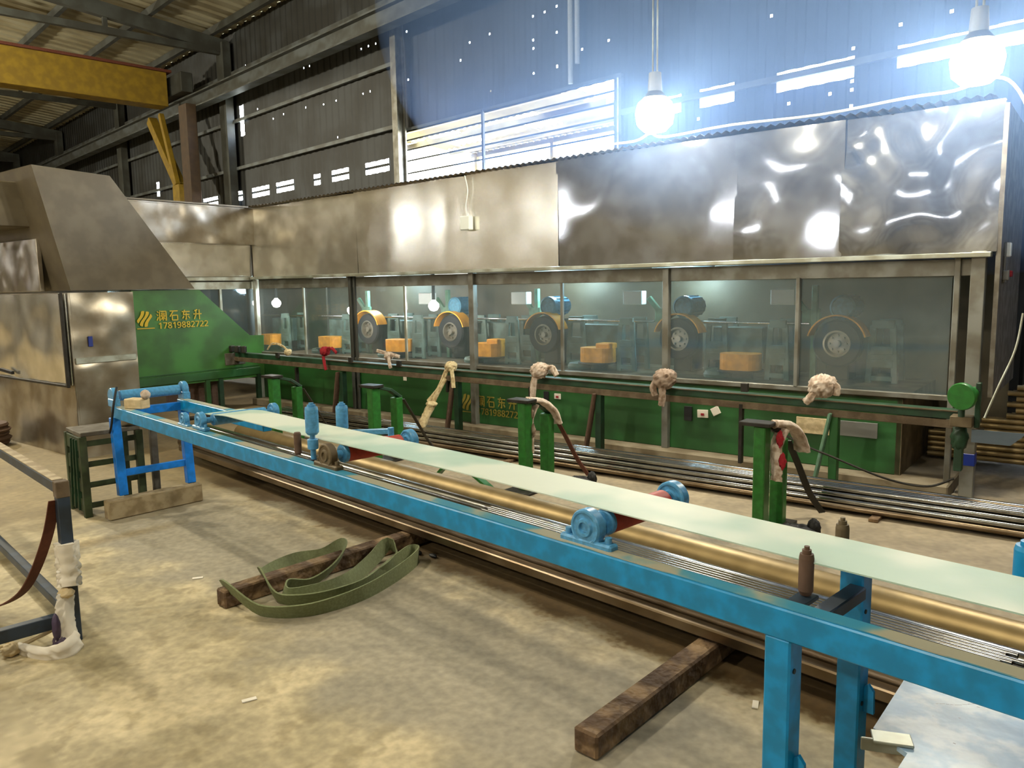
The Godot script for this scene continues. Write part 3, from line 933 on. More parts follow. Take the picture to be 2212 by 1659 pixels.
# painted lettering: emblem, four characters, a telephone number; x is the text direction, size the emblem height
func sign_text(parent: Node3D, o: Vector3, x: Vector3, size: float, mt: Material) -> void:
	var z := x.cross(Vector3.UP)
	var bs := Basis(x, Vector3.UP, z)
	var st := mb()
	for k in 3:   # emblem: three slanting swooshes of a disc
		var lo := []
		var hi := []
		for i in 25:
			var y := -0.49 + 0.98 * i / 24.0
			var edge := sqrt(maxf(0.0, 0.25 - y * y))
			var c := -0.42 + 0.3 * k + y * 0.42 + 0.07 * sin(y * 6.0)
			var xl := maxf(c, -edge)
			var xr := minf(c + 0.2, edge)
			if xr - xl > 0.015:
				lo.append(Vector2(xl, y))
				hi.push_front(Vector2(xr, y))
		var poly := PackedVector2Array(lo + hi)
		for i in poly.size(): poly[i] = poly[i] * size * 0.92 + Vector2(size * 0.55, -size * 0.45)
		prism(st, poly, o + z * 0.002, bs, 0.004)
	prism(st, PackedVector2Array([Vector2(0.08, -1.02) * size, Vector2(1.1, -1.02) * size, Vector2(1.1, -0.97) * size, Vector2(0.08, -0.97) * size]), o + z * 0.002, bs, 0.004)
	part(parent, "painted_emblem", st, mt)
	var glyphs := [
		[[0.8, 1, 1.8, 2], [0.4, 3.8, 1.4, 4.8], [0.3, 9.3, 1.8, 6.2], [3, 1.5, 3, 9.8], [3.2, 0.3, 3.9, 1.2], [4.4, 1, 9.3, 1], [9.3, 1, 9.3, 9.6], [9.3, 9.6, 8.5, 9.1], [4.3, 2.8, 8.2, 2.8], [4.6, 4.2, 7.9, 4.2], [7.9, 4.2, 7.9, 6], [7.9, 6, 4.6, 6], [4.6, 6, 4.6, 4.2], [6.2, 2, 6.2, 9.4], [6, 6.3, 4.3, 8.6], [6.5, 6.3, 8.3, 8.4]],
		[[1, 1, 9, 1], [4.5, 1, 1, 6.2], [3.2, 5, 8.5, 5], [8.5, 5, 8.5, 9.5], [8.5, 9.5, 3.2, 9.5], [3.2, 9.5, 3.2, 5]],
		[[1, 2, 9, 2], [4, 0.3, 2.2, 4.8], [2.2, 4.8, 8.5, 4.8], [5.3, 3, 5.3, 9.5], [5.3, 9.5, 4.2, 8.8], [3, 6.2, 1.5, 8.5], [7.2, 6.2, 8.8, 8.5]],
		[[5, 0.5, 2, 1.6], [0.8, 4.6, 9.2, 4.6], [3.4, 1.3, 3.4, 5], [3.4, 5, 1.5, 9.5], [6.8, 0.5, 6.8, 9.8]]]
	var g := size * 0.062
	for k in 4:
		st = mb()
		for s in glyphs[k]:
			var a: Vector3 = o + x * (size * 1.25 + k * size * 0.74 + s[0] * g) - Vector3.UP * (s[1] * g)
			var b: Vector3 = o + x * (size * 1.25 + k * size * 0.74 + s[2] * g) - Vector3.UP * (s[3] * g)
			bar(st, a, b, g * 0.95, 0.004, 0.0, z)
		part(parent, "painted_character", st, mt)
	var tm := TextMesh.new()
	tm.text = "17819882722"
	tm.font_size = 64
	tm.pixel_size = size * 0.5 / 64.0
	tm.depth = 0.004
	tm.horizontal_alignment = HORIZONTAL_ALIGNMENT_LEFT
	tm.material = mt
	piece(parent, "painted_number", tm, Transform3D(bs, o + x * size * 1.3 - Vector3.UP * size * 0.86 + z * 0.002))

# ---------------------------------------------------------------- grinding heads inside the glass
func ladder(st: SurfaceTool, x: float, w: float, h: float, z: float) -> void:
	for s in [-1.0, 1.0]:
		bar(st, Vector3(x + s * w * 0.62, 0, z), Vector3(x + s * w * 0.45, h, z), 0.03, 0.05, 0.003, Vector3.RIGHT)
	for q in [0.04, 0.3, 0.52, 0.97]:
		box(st, Vector3(x, h * q + 0.02, z), Vector3(w * 1.05, 0.07 if q > 0.1 else 0.04, 0.035), Basis(), 0.003)
	box(st, Vector3(x, h * 0.42, z), Vector3(w * 0.9, h * 0.14, 0.03), Basis(), 0.003)

func units() -> void:
	var ring := ["first", "second", "third", "fourth", "fifth", "sixth"]
	# wheel heads
	var us := [-7.9, -6.41, -5.02, -3.4, -1.91]
	for k in us.size():
		var o := thing("wheel_head", ring[k] + " upright polishing wheel head from the hood end inside the glass", "grinder", BM, us[k], 0.71, 7.15, "upright wheel heads inside the machine")
		off.erase(o)
		var c := Vector3(0, 0.34, 0.1)
		var st := mb()
		rev(st, c - Vector3(0, 0, 0.05), Vector3(0, 0, 1), [[0.1, 0.0], [0.19, 0.0], [0.205, 0.02], [0.205, 0.08], [0.19, 0.1], [0.11, 0.1], [0.1, 0.08]], 36)
		part(o, "wheel", st, m.tyre)
		st = mb()
		rev(st, c, Vector3(0, 0, 1), [[0.0, 0.0], [0.09, 0.0], [0.1, 0.055], [0.115, 0.055], [0.118, 0.045]], 36)
		for i in 8: cyl(st, c + Vector3(cos(TAU * i / 8), sin(TAU * i / 8), 0) * 0.07, c + Vector3(cos(TAU * i / 8), sin(TAU * i / 8), 0) * 0.07 + Vector3(0, 0, 0.03), 0.01, 8)
		cyl(st, c, c + Vector3(0, 0, 0.05), 0.03, 12)
		part(o, "rim", st, m.galv)
		st = mb()
		var arc := []
		var acr := []
		for i in 15:
			var a := deg_to_rad(15.0 + 150.0 * i / 14.0)
			arc.append(c + Vector3(cos(a), sin(a), 0) * 0.245)
			acr.append(Vector3(0, 0, 1))
		ribbon(st, arc, 0.17, 0.012, acr)
		part(o, "guard", st, m.yellow)
		st = mb()
		ladder(st, 0.33, 0.17, 0.5, -0.02)
		ladder(st, 0.33, 0.17, 0.5, -0.3)
		part(o, "stand", st, m.sage)
		st = mb()
		box(st, Vector3(-0.05, 0.25, -0.2), Vector3(0.2, 0.5, 0.26), Basis(), 0.01)
		part(o, "gear_case", st, m.steel_dark)
		if k >= 1:
			st = mb()
			var mc := Vector3(0.02, 0.65, -0.25)
			rev(st, mc, Vector3(0, 0, 1), [[0.0, 0.0], [0.09, 0.0], [0.1, 0.02], [0.1, 0.27], [0.108, 0.27], [0.108, 0.33], [0.09, 0.345], [0.085, 0.335], [0.0, 0.335]], 28)
			for i in 14: bar(st, mc + Vector3(cos(TAU * i / 14), sin(TAU * i / 14), 0) * 0.104 + Vector3(0, 0, 0.03), mc + Vector3(cos(TAU * i / 14), sin(TAU * i / 14), 0) * 0.104 + Vector3(0, 0, 0.26), 0.006, 0.012)
			part(o, "motor", st, m.motor)
		st = mb()
		box(st, Vector3(-0.27, 0.42, -0.12), Vector3(0.05, 0.85, 0.05), Basis(), 0.004)
		box(st, Vector3(-0.3, 0.56, -0.12), Vector3(0.16, 0.14, 0.04), Basis(), 0.004)
		bar(st, Vector3(-0.34, 0.6, -0.12), Vector3(-0.46, 0.74, -0.12), 0.04, 0.05, 0.004)
		part(o, "bracket", st, m.mint)
	# drum heads
	us = [-9.95, -8.59, -7.24, -5.75, -4.28, -2.74]
	for k in us.size():
		var o := thing("drum_head", ring[k] + " flat yellow belt drum head from the hood end inside the glass", "grinder", BM, us[k], 0.71, 6.95, "yellow drum heads inside the machine")
		off.erase(o)
		var st := mb()
		var poly := PackedVector2Array()
		for i in 20: poly.append(Vector2(signf(cos(TAU * i / 20)) * 0.09 + cos(TAU * i / 20) * 0.1, sin(TAU * i / 20) * 0.13))
		var flat := Basis(Vector3(1, 0, 0), Vector3(0, 0, -1), Vector3(0, 1, 0))
		prism(st, poly, Vector3(0, 0.23, 0), flat, 0.15)
		if k in [3, 4]: box(st, Vector3(0.1, 0.25, 0), Vector3(0.17, 0.06, 0.16), Basis(), 0.01)
		part(o, "drum_cover", st, m.yellow)
		st = mb()
		cyl(st, Vector3(0.02, 0.0, 0), Vector3(0.02, 0.07, 0), 0.09, 20)
		cyl(st, Vector3(0.0, 0.065, 0), Vector3(0, 0.078, 0), 0.21, 28)
		part(o, "spindle", st, m.black)
		st = mb()
		rev(st, Vector3(-0.22, 0, 0.02), Vector3.UP, [[0.12, 0.0], [0.125, 0.03], [0.11, 0.06], [0.03, 0.075], [0.0, 0.075]], 24)
		part(o, "oil_pot", st, m.sage)
		st = mb()
		ladder(st, 0.34, 0.14, 0.5, 0.0)
		ladder(st, 0.34, 0.14, 0.5, -0.28)
		box(st, Vector3(-0.15, 0.28, -0.35), Vector3(0.5, 0.35, 0.12), Basis(), 0.01)
		part(o, "stand", st, m.sage)
		st = mb()
		cyl(st, Vector3(-0.5, 0.5, -0.2), Vector3(0.55, 0.5, -0.2), 0.014, 10)
		part(o, "guide_rod", st, m.chrome)
		if k >= 2:
			st = mb()
			box(st, Vector3(0.32, 0.74, -0.2), Vector3(0.22, 0.14, 0.1), Basis(), 0.006)
			part(o, "terminal_box", st, m.white)

# ---------------------------------------------------------------- hood, hopper and cabinet at the pipe outlet
func hood() -> void:
	var o := thing("outlet_hood", "green painted sheet outlet hood with a slanting edge and yellow lettering", "hood", BM, -9.5, 0, 5.5)
	var fb := Basis(Vector3(0, 0, -1), Vector3.UP, Vector3(1, 0, 0))   # x of the face runs away from the camera
	var st := mb()
	prism(st, PackedVector2Array([Vector2(4.56, 0.42), Vector2(6.4, 0.40), Vector2(6.42, 0.97), Vector2(6.2, 0.98), Vector2(5.5, 1.61), Vector2(4.62, 1.61)]), Vector3(-9.39, 0, 0), fb, 0.03)
	var face := part(o, "face_plate", st, m.green_hood)
	st = mb()
	box(st, V(-9.385, 0.56, 5.4), Vector3(0.02, 0.012, 1.8))
	box(st, V(-9.375, 0.49, 5.4), Vector3(0.04, 0.1, 1.84), Basis(), 0.004)
	part(o, "bottom_beam", st, m.green)
	for p in [4.7, 5.53, 5.72, 6.3]:
		st = mb()
		bar(st, V(-9.4, 0.0, p), V(-9.4, 0.46, p), 0.06, 0.05)
		part(o, "leg", st, m.green if p < 5.6 else m.green_dark)
	sign_text(face, Vector3(-9.372, 1.365, -4.63), Vector3(0, 0, -1), 0.215, m.paint)
	st = mb()
	box(st, V(-9.385, 0.68, 5.95), Vector3(0.03, 0.16, 0.3), Basis(), 0.005)
	part(face, "inspection_plate", st, m.post_grey)
	st = mb()
	box(st, V(-9.9, 0.25, 5.6), Vector3(0.5, 0.5, 0.5), Basis(), 0.01)
	part(o, "sump_box", st, m.brown)
	# hopper above
	var h := thing("dust_hopper", "tall grey steel dust hopper with sloping sides above the green hood", "hopper", BM, -10, 1.6, 4.5)
	st = mb()
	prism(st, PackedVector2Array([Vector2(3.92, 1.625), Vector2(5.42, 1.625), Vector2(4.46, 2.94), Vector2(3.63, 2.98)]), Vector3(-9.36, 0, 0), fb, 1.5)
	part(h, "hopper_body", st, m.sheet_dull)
	st = mb()
	box(st, V(-10.9, 1.92, 3.8), Vector3(2.2, 0.6, 0.05), Basis(), 0.005)
	part(h, "side_plate", st, m.galv)
	st = mb()
	box(st, V(-10.7, 2.6, 3.66), Vector3(1.6, 0.5, 0.5), Basis(), 0.01)
	part(h, "suction_duct", st, m.sheet_dull)
	# steel cabinet in front of the hood
	var c := thing("steel_cabinet", "tall dented sheet steel cabinet with a hinged door standing on the floor", "cabinet", BM, -8.9, 0, 3.6)
	st = mb()
	sheet(st, V(-9.9, 0.0, 3.25), Vector3(2.06, 0, 0), Vector3(0, 1.6, 0), 36, 30, 0.02, 1.0, 71)
	sheet(st, V(-7.84, 0.0, 3.25), Vector3(0, 0, -0.62), Vector3(0, 1.6, 0), 14, 30, 0.01, 1.2, 72)
	box(st, V(-8.87, 0.8, 3.57), Vector3(1.98, 1.58, 0.56))
	part(c, "body", st, m.galv)
	st = mb()
	sheet(st, V(-9.8, 0.72, 3.21), Vector3(1.94, 0, 0), Vector3(0, 0.87, 0), 36, 24, 0.02, 1.3, 73)
	var door := part(c, "door", st, m.sheet)
	st = mb()
	box(st, V(-7.87, 1.15, 3.2), Vector3(0.03, 0.9, 0.03), Basis(), 0.004)
	box(st, V(-8.83, 0.715, 3.2), Vector3(1.94, 0.025, 0.03), Basis(), 0.004)
	part(door, "door_edge", st, m.dark_iron)
	st = mb()
	bar(st, V(-9.42, 0.8, 3.17), V(-9.1, 0.78, 3.17), 0.03, 0.035, 0.004)
	part(door, "handle", st, m.black)
	st = mb()
	box(st, V(-7.83, 1.13, 3.42), Vector3(0.012, 0.1, 0.04), Basis(), 0.002)
	part(c, "blue_sticker", st, m.tape)
	st = mb()
	bar(st, V(-7.83, 0.95, 3.27), V(-7.83, 0.95, 3.85), 0.02, 0.06, 0.004)
	part(c, "cross_seam", st, m.frame_light)  # whitish colour paints the bright reflection along this seam
	# coil of flat cable by the cabinet
	st = mb()
	for k in 5:
		rev(st, V(-9.4, 0.02 + k * 0.045, 2.92), Vector3.UP, [[0.14, 0.0], [0.24 + 0.02 * (k % 2), 0.0], [0.255 + 0.02 * (k % 2), 0.022], [0.24, 0.044], [0.14, 0.044], [0.14, 0.0]], 32)
	solo("hose_coil", "low round stack of brown flat coils on the floor beside the cabinet", "coil", BM, -9.4, 0, 2.92, st, m.brown)

# ---------------------------------------------------------------- guide rail along the front of the machine
const PR := 5.95

func rail() -> void:
	var o := thing("guide_rail", "long green and rusty pipe run-out rail in front of the glazed machine", "rail", BM, -5, 0, PR)
	var h0 := 0.755
	var h1 := 0.695
	var a := V(-9.7, h0, PR)
	var b := V(-0.82, h1, PR)
	var up := Vector3.UP
	var st := mb()
	bar(st, a + up * -0.02, b + up * -0.025, 0.012, 0.055, 0.003)
	bar(st, a + Vector3(0, 0.008, -0.05), b + Vector3(0, 0.003, -0.05), 0.11, 0.012, 0.003)
	part(o, "upper_web", st, m.green_dark)
	st = mb()
	bar(st, a + Vector3(0, -0.07, 0.012), b + Vector3(0, -0.082, 0.012), 0.012, 0.052, 0.002)
	bar(st, a + Vector3(0, -0.095, -0.03), b + Vector3(0, -0.105, -0.03), 0.1, 0.012, 0.002)
	part(o, "lower_flange", st, m.rust)
	st = mb()
	bar(st, a + Vector3(2.2, -0.005, 0.014), b + Vector3(0, 0.006, 0.014), 0.02, 0.008)
	part(o, "worn_edge", st, m.dusty_iron)
	# supports
	for s in [-7.2, -5.38, -3.66, -1.62]:
		st = mb()
		bar(st, V(s, 0.0, PR + 0.02), V(s, 0.62, PR + 0.02), 0.07, 0.06, 0.004)
		part(o, "support_leg", st, m.green if s > -2.0 else m.green_dark)
		st = mb()
		bar(st, V(s - 0.12, 0.1, PR - 0.03), V(s - 0.02, 0.62, PR - 0.03), 0.07, 0.02, 0.003)
		part(o, "brace_strip", st, m.mint if s > -2.0 else m.brown, "pale yellow green strip" if s > -2.0 else "brown strip")
	for s in [[-8.05, 0.35], [-4.42, 0.3], [-2.33, 0.15], [-5.5, 0.5]]:
		st = mb()
		bar(st, V(s[0], s[1], PR), V(s[0], 0.63, PR), 0.045, 0.03, 0.003)
		part(o, "hanger", st, m.dark_iron)
	for s in [-7.0, -6.2, -8.4, -2.3]:
		st = mb()
		box(st, V(s, h0 + 0.012, PR - 0.02), Vector3(0.06, 0.07, 0.03), Basis(), 0.004)
		part(o, "clamp", st, m.dark_iron)
	# stop and roller at the far end
	st = mb()
	for k in 5: box(st, V(-9.68 + k * 0.14, h0 + 0.06, PR - 0.03), Vector3(0.06, 0.09, 0.1), Basis(Vector3(0, 1, 0), 0.2 * k), 0.01)
	lump(st, V(-9.7, h0 + 0.07, PR - 0.05), Vector3(0.1, 0.06, 0.08), 0.2, 0.3, 5)
	part(o, "end_rollers", st, m.dark_iron)
	# drive at the near end
	st = mb()
	box(st, V(-0.78, 0.655, PR - 0.1), Vector3(0.13, 0.07, 0.12), Basis(), 0.004)
	part(o, "end_block", st, m.dusty_iron)
	st = mb()
	rev(st, V(-0.78, 0.83, PR - 0.22), Vector3(0.3, 0.05, -1), [[0.0, 0.0], [0.085, 0.0], [0.09, 0.01], [0.09, 0.03], [0.05, 0.04], [0.04, 0.2], [0.03, 0.22], [0.0, 0.22]], 28)
	part(o, "feed_motor", st, m.green_stand)
	st = mb()
	box(st, V(-0.7, 0.76, PR - 0.05), Vector3(0.03, 0.3, 0.06), Basis(), 0.004)
	cyl(st, V(-0.78, 0.69, PR - 0.15), V(-0.78, 0.76, PR - 0.15), 0.02, 10)
	bar(st, V(-0.8, 0.6, PR - 0.02), V(-0.8, 0.3, PR - 0.02), 0.07, 0.05, 0.004)
	lump(st, V(-0.8, 0.53, PR - 0.03), Vector3(0.045, 0.09, 0.04), 0.3, 0.3, 15)
	part(o, "motor_bracket", st, m.green_dark)
	st = mb()
	prism(st, PackedVector2Array([Vector2(-0.72, 0.52), Vector2(-0.5, 0.52), Vector2(-0.44, 0.58), Vector2(-0.42, 0.605), Vector2(-0.72, 0.605)]), V(0, 0, PR - 0.12), Basis(), 0.012)
	part(o, "chute_plate", st, m.chute, "blue grey steel chute plate")
	# drooping cable under the near end
	st = mb()
	sweep(st, curve([V(-2.05, 0.46, PR - 0.05), V(-1.8, 0.36, PR - 0.06), V(-1.62, 0.31, PR - 0.08), V(-1.3, 0.2, PR - 0.05), V(-1.1, 0.16, PR - 0.03), V(-0.95, 0.17, PR - 0.03), V(-0.82, 0.24, PR - 0.02)], 5), 0.008, 8)
	solo("drooping_cable", "dark cable drooping under the rail end across the bare green bed", "cable", BM, -1.5, 0.3, PR, st, m.dark_iron)
	# rags tied along the rail
	rag(-8.13, 0.82, PR - 0.06, 0.04, [[V(-8.13, 0.84, PR - 0.06), V(-8.25, 0.9, PR - 0.06), V(-8.45, 0.92, PR - 0.05), V(-8.55, 0.84, PR - 0.06)]], 0.03, m.cloth_cream, "thin cream rag strip tied on the rail beside the hood")
	rag(-7.42, 0.86, PR - 0.05, 0.055, [[V(-7.38, 0.88, PR - 0.05), V(-7.28, 0.9, PR - 0.06), V(-7.2, 0.85, PR - 0.06)], [V(-7.43, 0.8, PR - 0.07), V(-7.4, 0.7, PR - 0.08), V(-7.38, 0.64, PR - 0.08)]], 0.05, m.red, "red and white rag tied round the rail")
	rag(-6.32, 0.85, PR - 0.06, 0.045, [[V(-6.36, 0.88, PR - 0.06), V(-6.5, 0.9, PR - 0.06)], [V(-6.3, 0.86, PR - 0.08), V(-6.28, 0.78, PR - 0.09), V(-6.26, 0.72, PR - 0.09)], [V(-6.3, 0.87, PR - 0.06), V(-6.15, 0.85, PR - 0.06)]], 0.05, m.cloth, "small white and pink rag lying across the rail")
	rag(-5.38, 0.78, PR - 0.08, 0.055, [[V(-5.36, 0.78, PR - 0.1), V(-5.33, 0.68, PR - 0.11), V(-5.32, 0.57, PR - 0.11)], [V(-5.42, 0.74, PR - 0.1), V(-5.5, 0.55, PR - 0.15), V(-5.6, 0.42, PR - 0.2)]], 0.055, m.cloth_cream, "cream rag knotted on the rail above the hanging cloth roll")
	rag(-4.26, 0.8, PR - 0.08, 0.075, [[V(-4.28, 0.78, PR - 0.1), V(-4.3, 0.66, PR - 0.12), V(-4.31, 0.5, PR - 0.12)], [V(-4.24, 0.82, PR - 0.06), V(-4.14, 0.83, PR - 0.05), V(-4.08, 0.76, PR - 0.05)]], 0.075, m.cloth, "pale rag with a long tail hanging over the middle of the rail")
	rag(-2.97, 0.8, PR - 0.08, 0.085, [[V(-2.97, 0.76, PR - 0.12), V(-2.96, 0.66, PR - 0.13), V(-2.97, 0.58, PR - 0.13)], [V(-3.0, 0.82, PR - 0.08), V(-3.05, 0.74, PR - 0.12), V(-3.03, 0.66, PR - 0.12)]], 0.07, m.cloth_grey, "bulky grey rag knotted round the rail below the blue motor")
	rag(-1.7, 0.82, PR - 0.06, 0.085, [[V(-1.72, 0.82, PR - 0.1), V(-1.76, 0.74, PR - 0.12), V(-1.8, 0.7, PR - 0.12)], [V(-1.66, 0.86, PR - 0.06), V(-1.6, 0.82, PR - 0.06), V(-1.6, 0.76, PR - 0.06)]], 0.07, m.cloth, "fat pinkish white rag knot on the rail near the feed motor")
	# rolled cloth hanging on wire from the rail to the pipes
	st = mb()
	tail(st, [V(-5.42, 0.66, PR - 0.12), V(-5.48, 0.54, PR - 0.16), V(-5.53, 0.42, PR - 0.2)], 0.04, 0.05, 0.04, Vector3(1, 0, 0), 31)
	tail(st, [V(-5.53, 0.4, PR - 0.22), V(-5.57, 0.28, PR - 0.27), V(-5.6, 0.16, PR - 0.32)], 0.09, 0.1, 0.07, Vector3(1, 0, 0), 32)
	lump(st, V(-5.53, 0.4, PR - 0.22), Vector3(0.06, 0.03, 0.05), 0.2, 0.3, 33)
	solo("cloth_roll", "dirty cream cloth roll tied with wire slanting from the rail to the pipes", "cloth", BM, -5.5, 0.16, PR - 0.3, st, m.cloth_cream)

func rag(u: float, h: float, p: float, r: float, tails: Array, w: float, mt: Material, label: String) -> void:
	var st := mb()
	lump(st, V(u, h, p), Vector3(r, r * 0.9, r), 0.28, 0.22, int(absf(u) * 100.0), 28, 18)
	lump(st, V(u + r * 0.4, h + r * 0.35, p + 0.01), Vector3(r * 0.7, r * 0.55, r * 0.75), 0.3, 0.25, int(absf(u) * 90.0) + 3, 22, 14)
	for t in tails: tail(st, t, w, w * 0.8, w * 0.5, Vector3(1, 0, 0), int(absf(u) * 70.0))
	solo("rag", label, "rag", BM, u, h, p, st, mt, "rags tied along the machine and its stands")

# ---------------------------------------------------------------- green pipe stands
func stands() -> void:
	var where := [[-6.78, "green pipe stand beside the outlet hood, with a red clamp band"], [-5.28, "green pipe stand with a red band joining its two posts"], [-3.56, "green pipe stand draped with a blue and white rag"], [-1.7, "green pipe stand draped with a red stained rag"]]
	for k in 4:
		var u: float = where[k][0]
		var o := thing("pipe_stand", where[k][1], "stand", BM, u, 0, 4.8, "green pipe stands in front of the machine")
		off.erase(o)
		var st := mb()
		box(st, Vector3(-0.02, 0.35, 0.06), Vector3(0.075, 0.7, 0.1), Basis(), 0.006)
		part(o, "front_post", st, m.green_stand)
		st = mb()
		box(st, Vector3(0.0, 0.29, -0.2), Vector3(0.09, 0.58, 0.08), Basis(), 0.006)
		part(o, "rear_post", st, m.green_stand)
		st = mb()
		bar(st, Vector3(0.0, 0.7, 0.03), Vector3(0.0, 0.66, -0.12), 0.05, 0.03, 0.004)
		bar(st, Vector3(0.0, 0.665, -0.11), Vector3(0.0, 0.575, -0.245), 0.06, 0.03, 0.004)
		part(o, "sloping_arm", st, m.green_dark)
		st = mb()
		box(st, Vector3(-0.05, 0.713, 0.06), Vector3(0.2, 0.025, 0.13), Basis(), 0.004)
		part(o, "head_plate", st, m.dark_iron)
		st = mb()
		box(st, Vector3(-0.02, 0.01, -0.05), Vector3(0.24, 0.02, 0.5), Basis(), 0.003)
		part(o, "foot_plate", st, m.dark_iron)
		if k < 2:
			st = mb()
			box(st, Vector3(0.0, 0.2, -0.08), Vector3(0.13, 0.045, 0.34), Basis(), 0.004)
			part(o, "clamp_band", st, m.orange, "dull red band")
		st = mb()
		ribbon(st, curve([Vector3(0.04, 0.56, -0.25), Vector3(0.08, 0.4, -0.33), Vector3(0.13, 0.18, -0.44), Vector3(0.2, 0.04, -0.5)], 5), 0.05, 0.008, Vector3(1, 0, 0.2))
		part(o, "drop_strap", st, m.strap if k == 2 else m.dark_iron)
	# rags over the two nearer stands
	for s in [[-3.55, m.cloth, "blue and white rag draped over the third green stand", 0.0], [-1.62, m.cloth, "white rag with red stains draped over the last green stand", 0.08]]:
		var st := mb()
		var u: float = s[0]
		tail(st, [V(u - 0.04, 0.71, 4.78), V(u + 0.01, 0.69, 4.9), V(u + 0.04, 0.6, 5.02), V(u + 0.05, 0.5, 5.06)], 0.08, 0.12, 0.045, Vector3(1, 0, 0.3), 51)
		tail(st, [V(u, 0.68, 4.84), V(u - 0.03, 0.56, 4.8), V(u - 0.02, 0.42, 4.79), V(u - 0.02, 0.3 + s[3] * 0.6, 4.79)], 0.09, 0.075, 0.03, Vector3(1, 0, 0.2), 52)
		var rg := solo("rag", s[2], "rag", BM, u, 0.6, 4.8, st, s[1], "rags tied along the machine and its stands")
		st = mb()
		lump(st, V(u - 0.05, 0.68, 4.86) - V(u, 0.6, 4.8), Vector3(0.05, 0.035, 0.06), 0.2, 0.3, 53)
		part(rg, "dark_end", st, m.tape if u < -3.0 else m.black, "dark blue end" if u < -3.0 else "black end")
		for q in [[0.0, 0.02], [0.02, -0.12]]:
			st = mb()
			lump(st, Vector3(q[0], q[1], 0.024), Vector3(0.018, 0.04, 0.006), 0.5, 0.3, 54, 14, 10)
			part(rg, "stain", st, m.red if u > -3.0 else m.cloth_grey)
	# dark heaps at the straps' ends
	for s in [[-3.3, 4.25 + 0.85, "black rag heap on the floor at the brown strap end"], [-1.5, 4.7 + 0.12, "dark boot-shaped rubber piece on the floor by the last green stand"]]:
		var st := mb()
		lump(st, V(s[0], 0.03, s[1]), Vector3(0.11, 0.045, 0.07), 0.3, 0.25, 57)
		lump(st, V(s[0] + 0.08, 0.06, s[1] + 0.03), Vector3(0.04, 0.06, 0.03), 0.2, 0.25, 58)
		solo("rubber_piece", s[2], "rubber piece", BM, s[0], 0, s[1], st, m.black)
	# a low green rest between the stands
	var st := mb()
	ribbon(st, curve([V(-4.35, 0.02, 4.5), V(-4.2, 0.16, 4.5), V(-4.0, 0.17, 4.5), V(-3.8, 0.08, 4.5), V(-3.7, 0.02, 4.5)], 4), 0.06, 0.02, Vector3(0, 0, 1))
	solo("low_rest", "low bent green steel rest on the floor past the strip edge", "stand", BM, -4.0, 0, 4.5, st, m.green_stand)

# ---------------------------------------------------------------- pipes
func pipe_mesh(r: float, l: float, mt: Material, seg := 14) -> ArrayMesh:
	var st := mb()
	rev(st, Vector3.ZERO, Vector3(1, 0, 0), [[r * 0.8, 0.03], [r * 0.8, 0.0], [r, 0.0], [r, l], [r * 0.8, l], [r * 0.8, l - 0.03]], seg)
	st.set_material(mt)
	return st.commit()

func pipe(called: String, mesh: Mesh, fr: Basis, a: float, h: float, p: float, label: String, group: String) -> void:
	var mi := MeshInstance3D.new()
	mi.name = numbered(called)
	mi.mesh = mesh
	add_child(mi)
	mi.transform = Transform3D(fr, fr * V(a, h, p))
	tag(mi, label, "pipe", group)

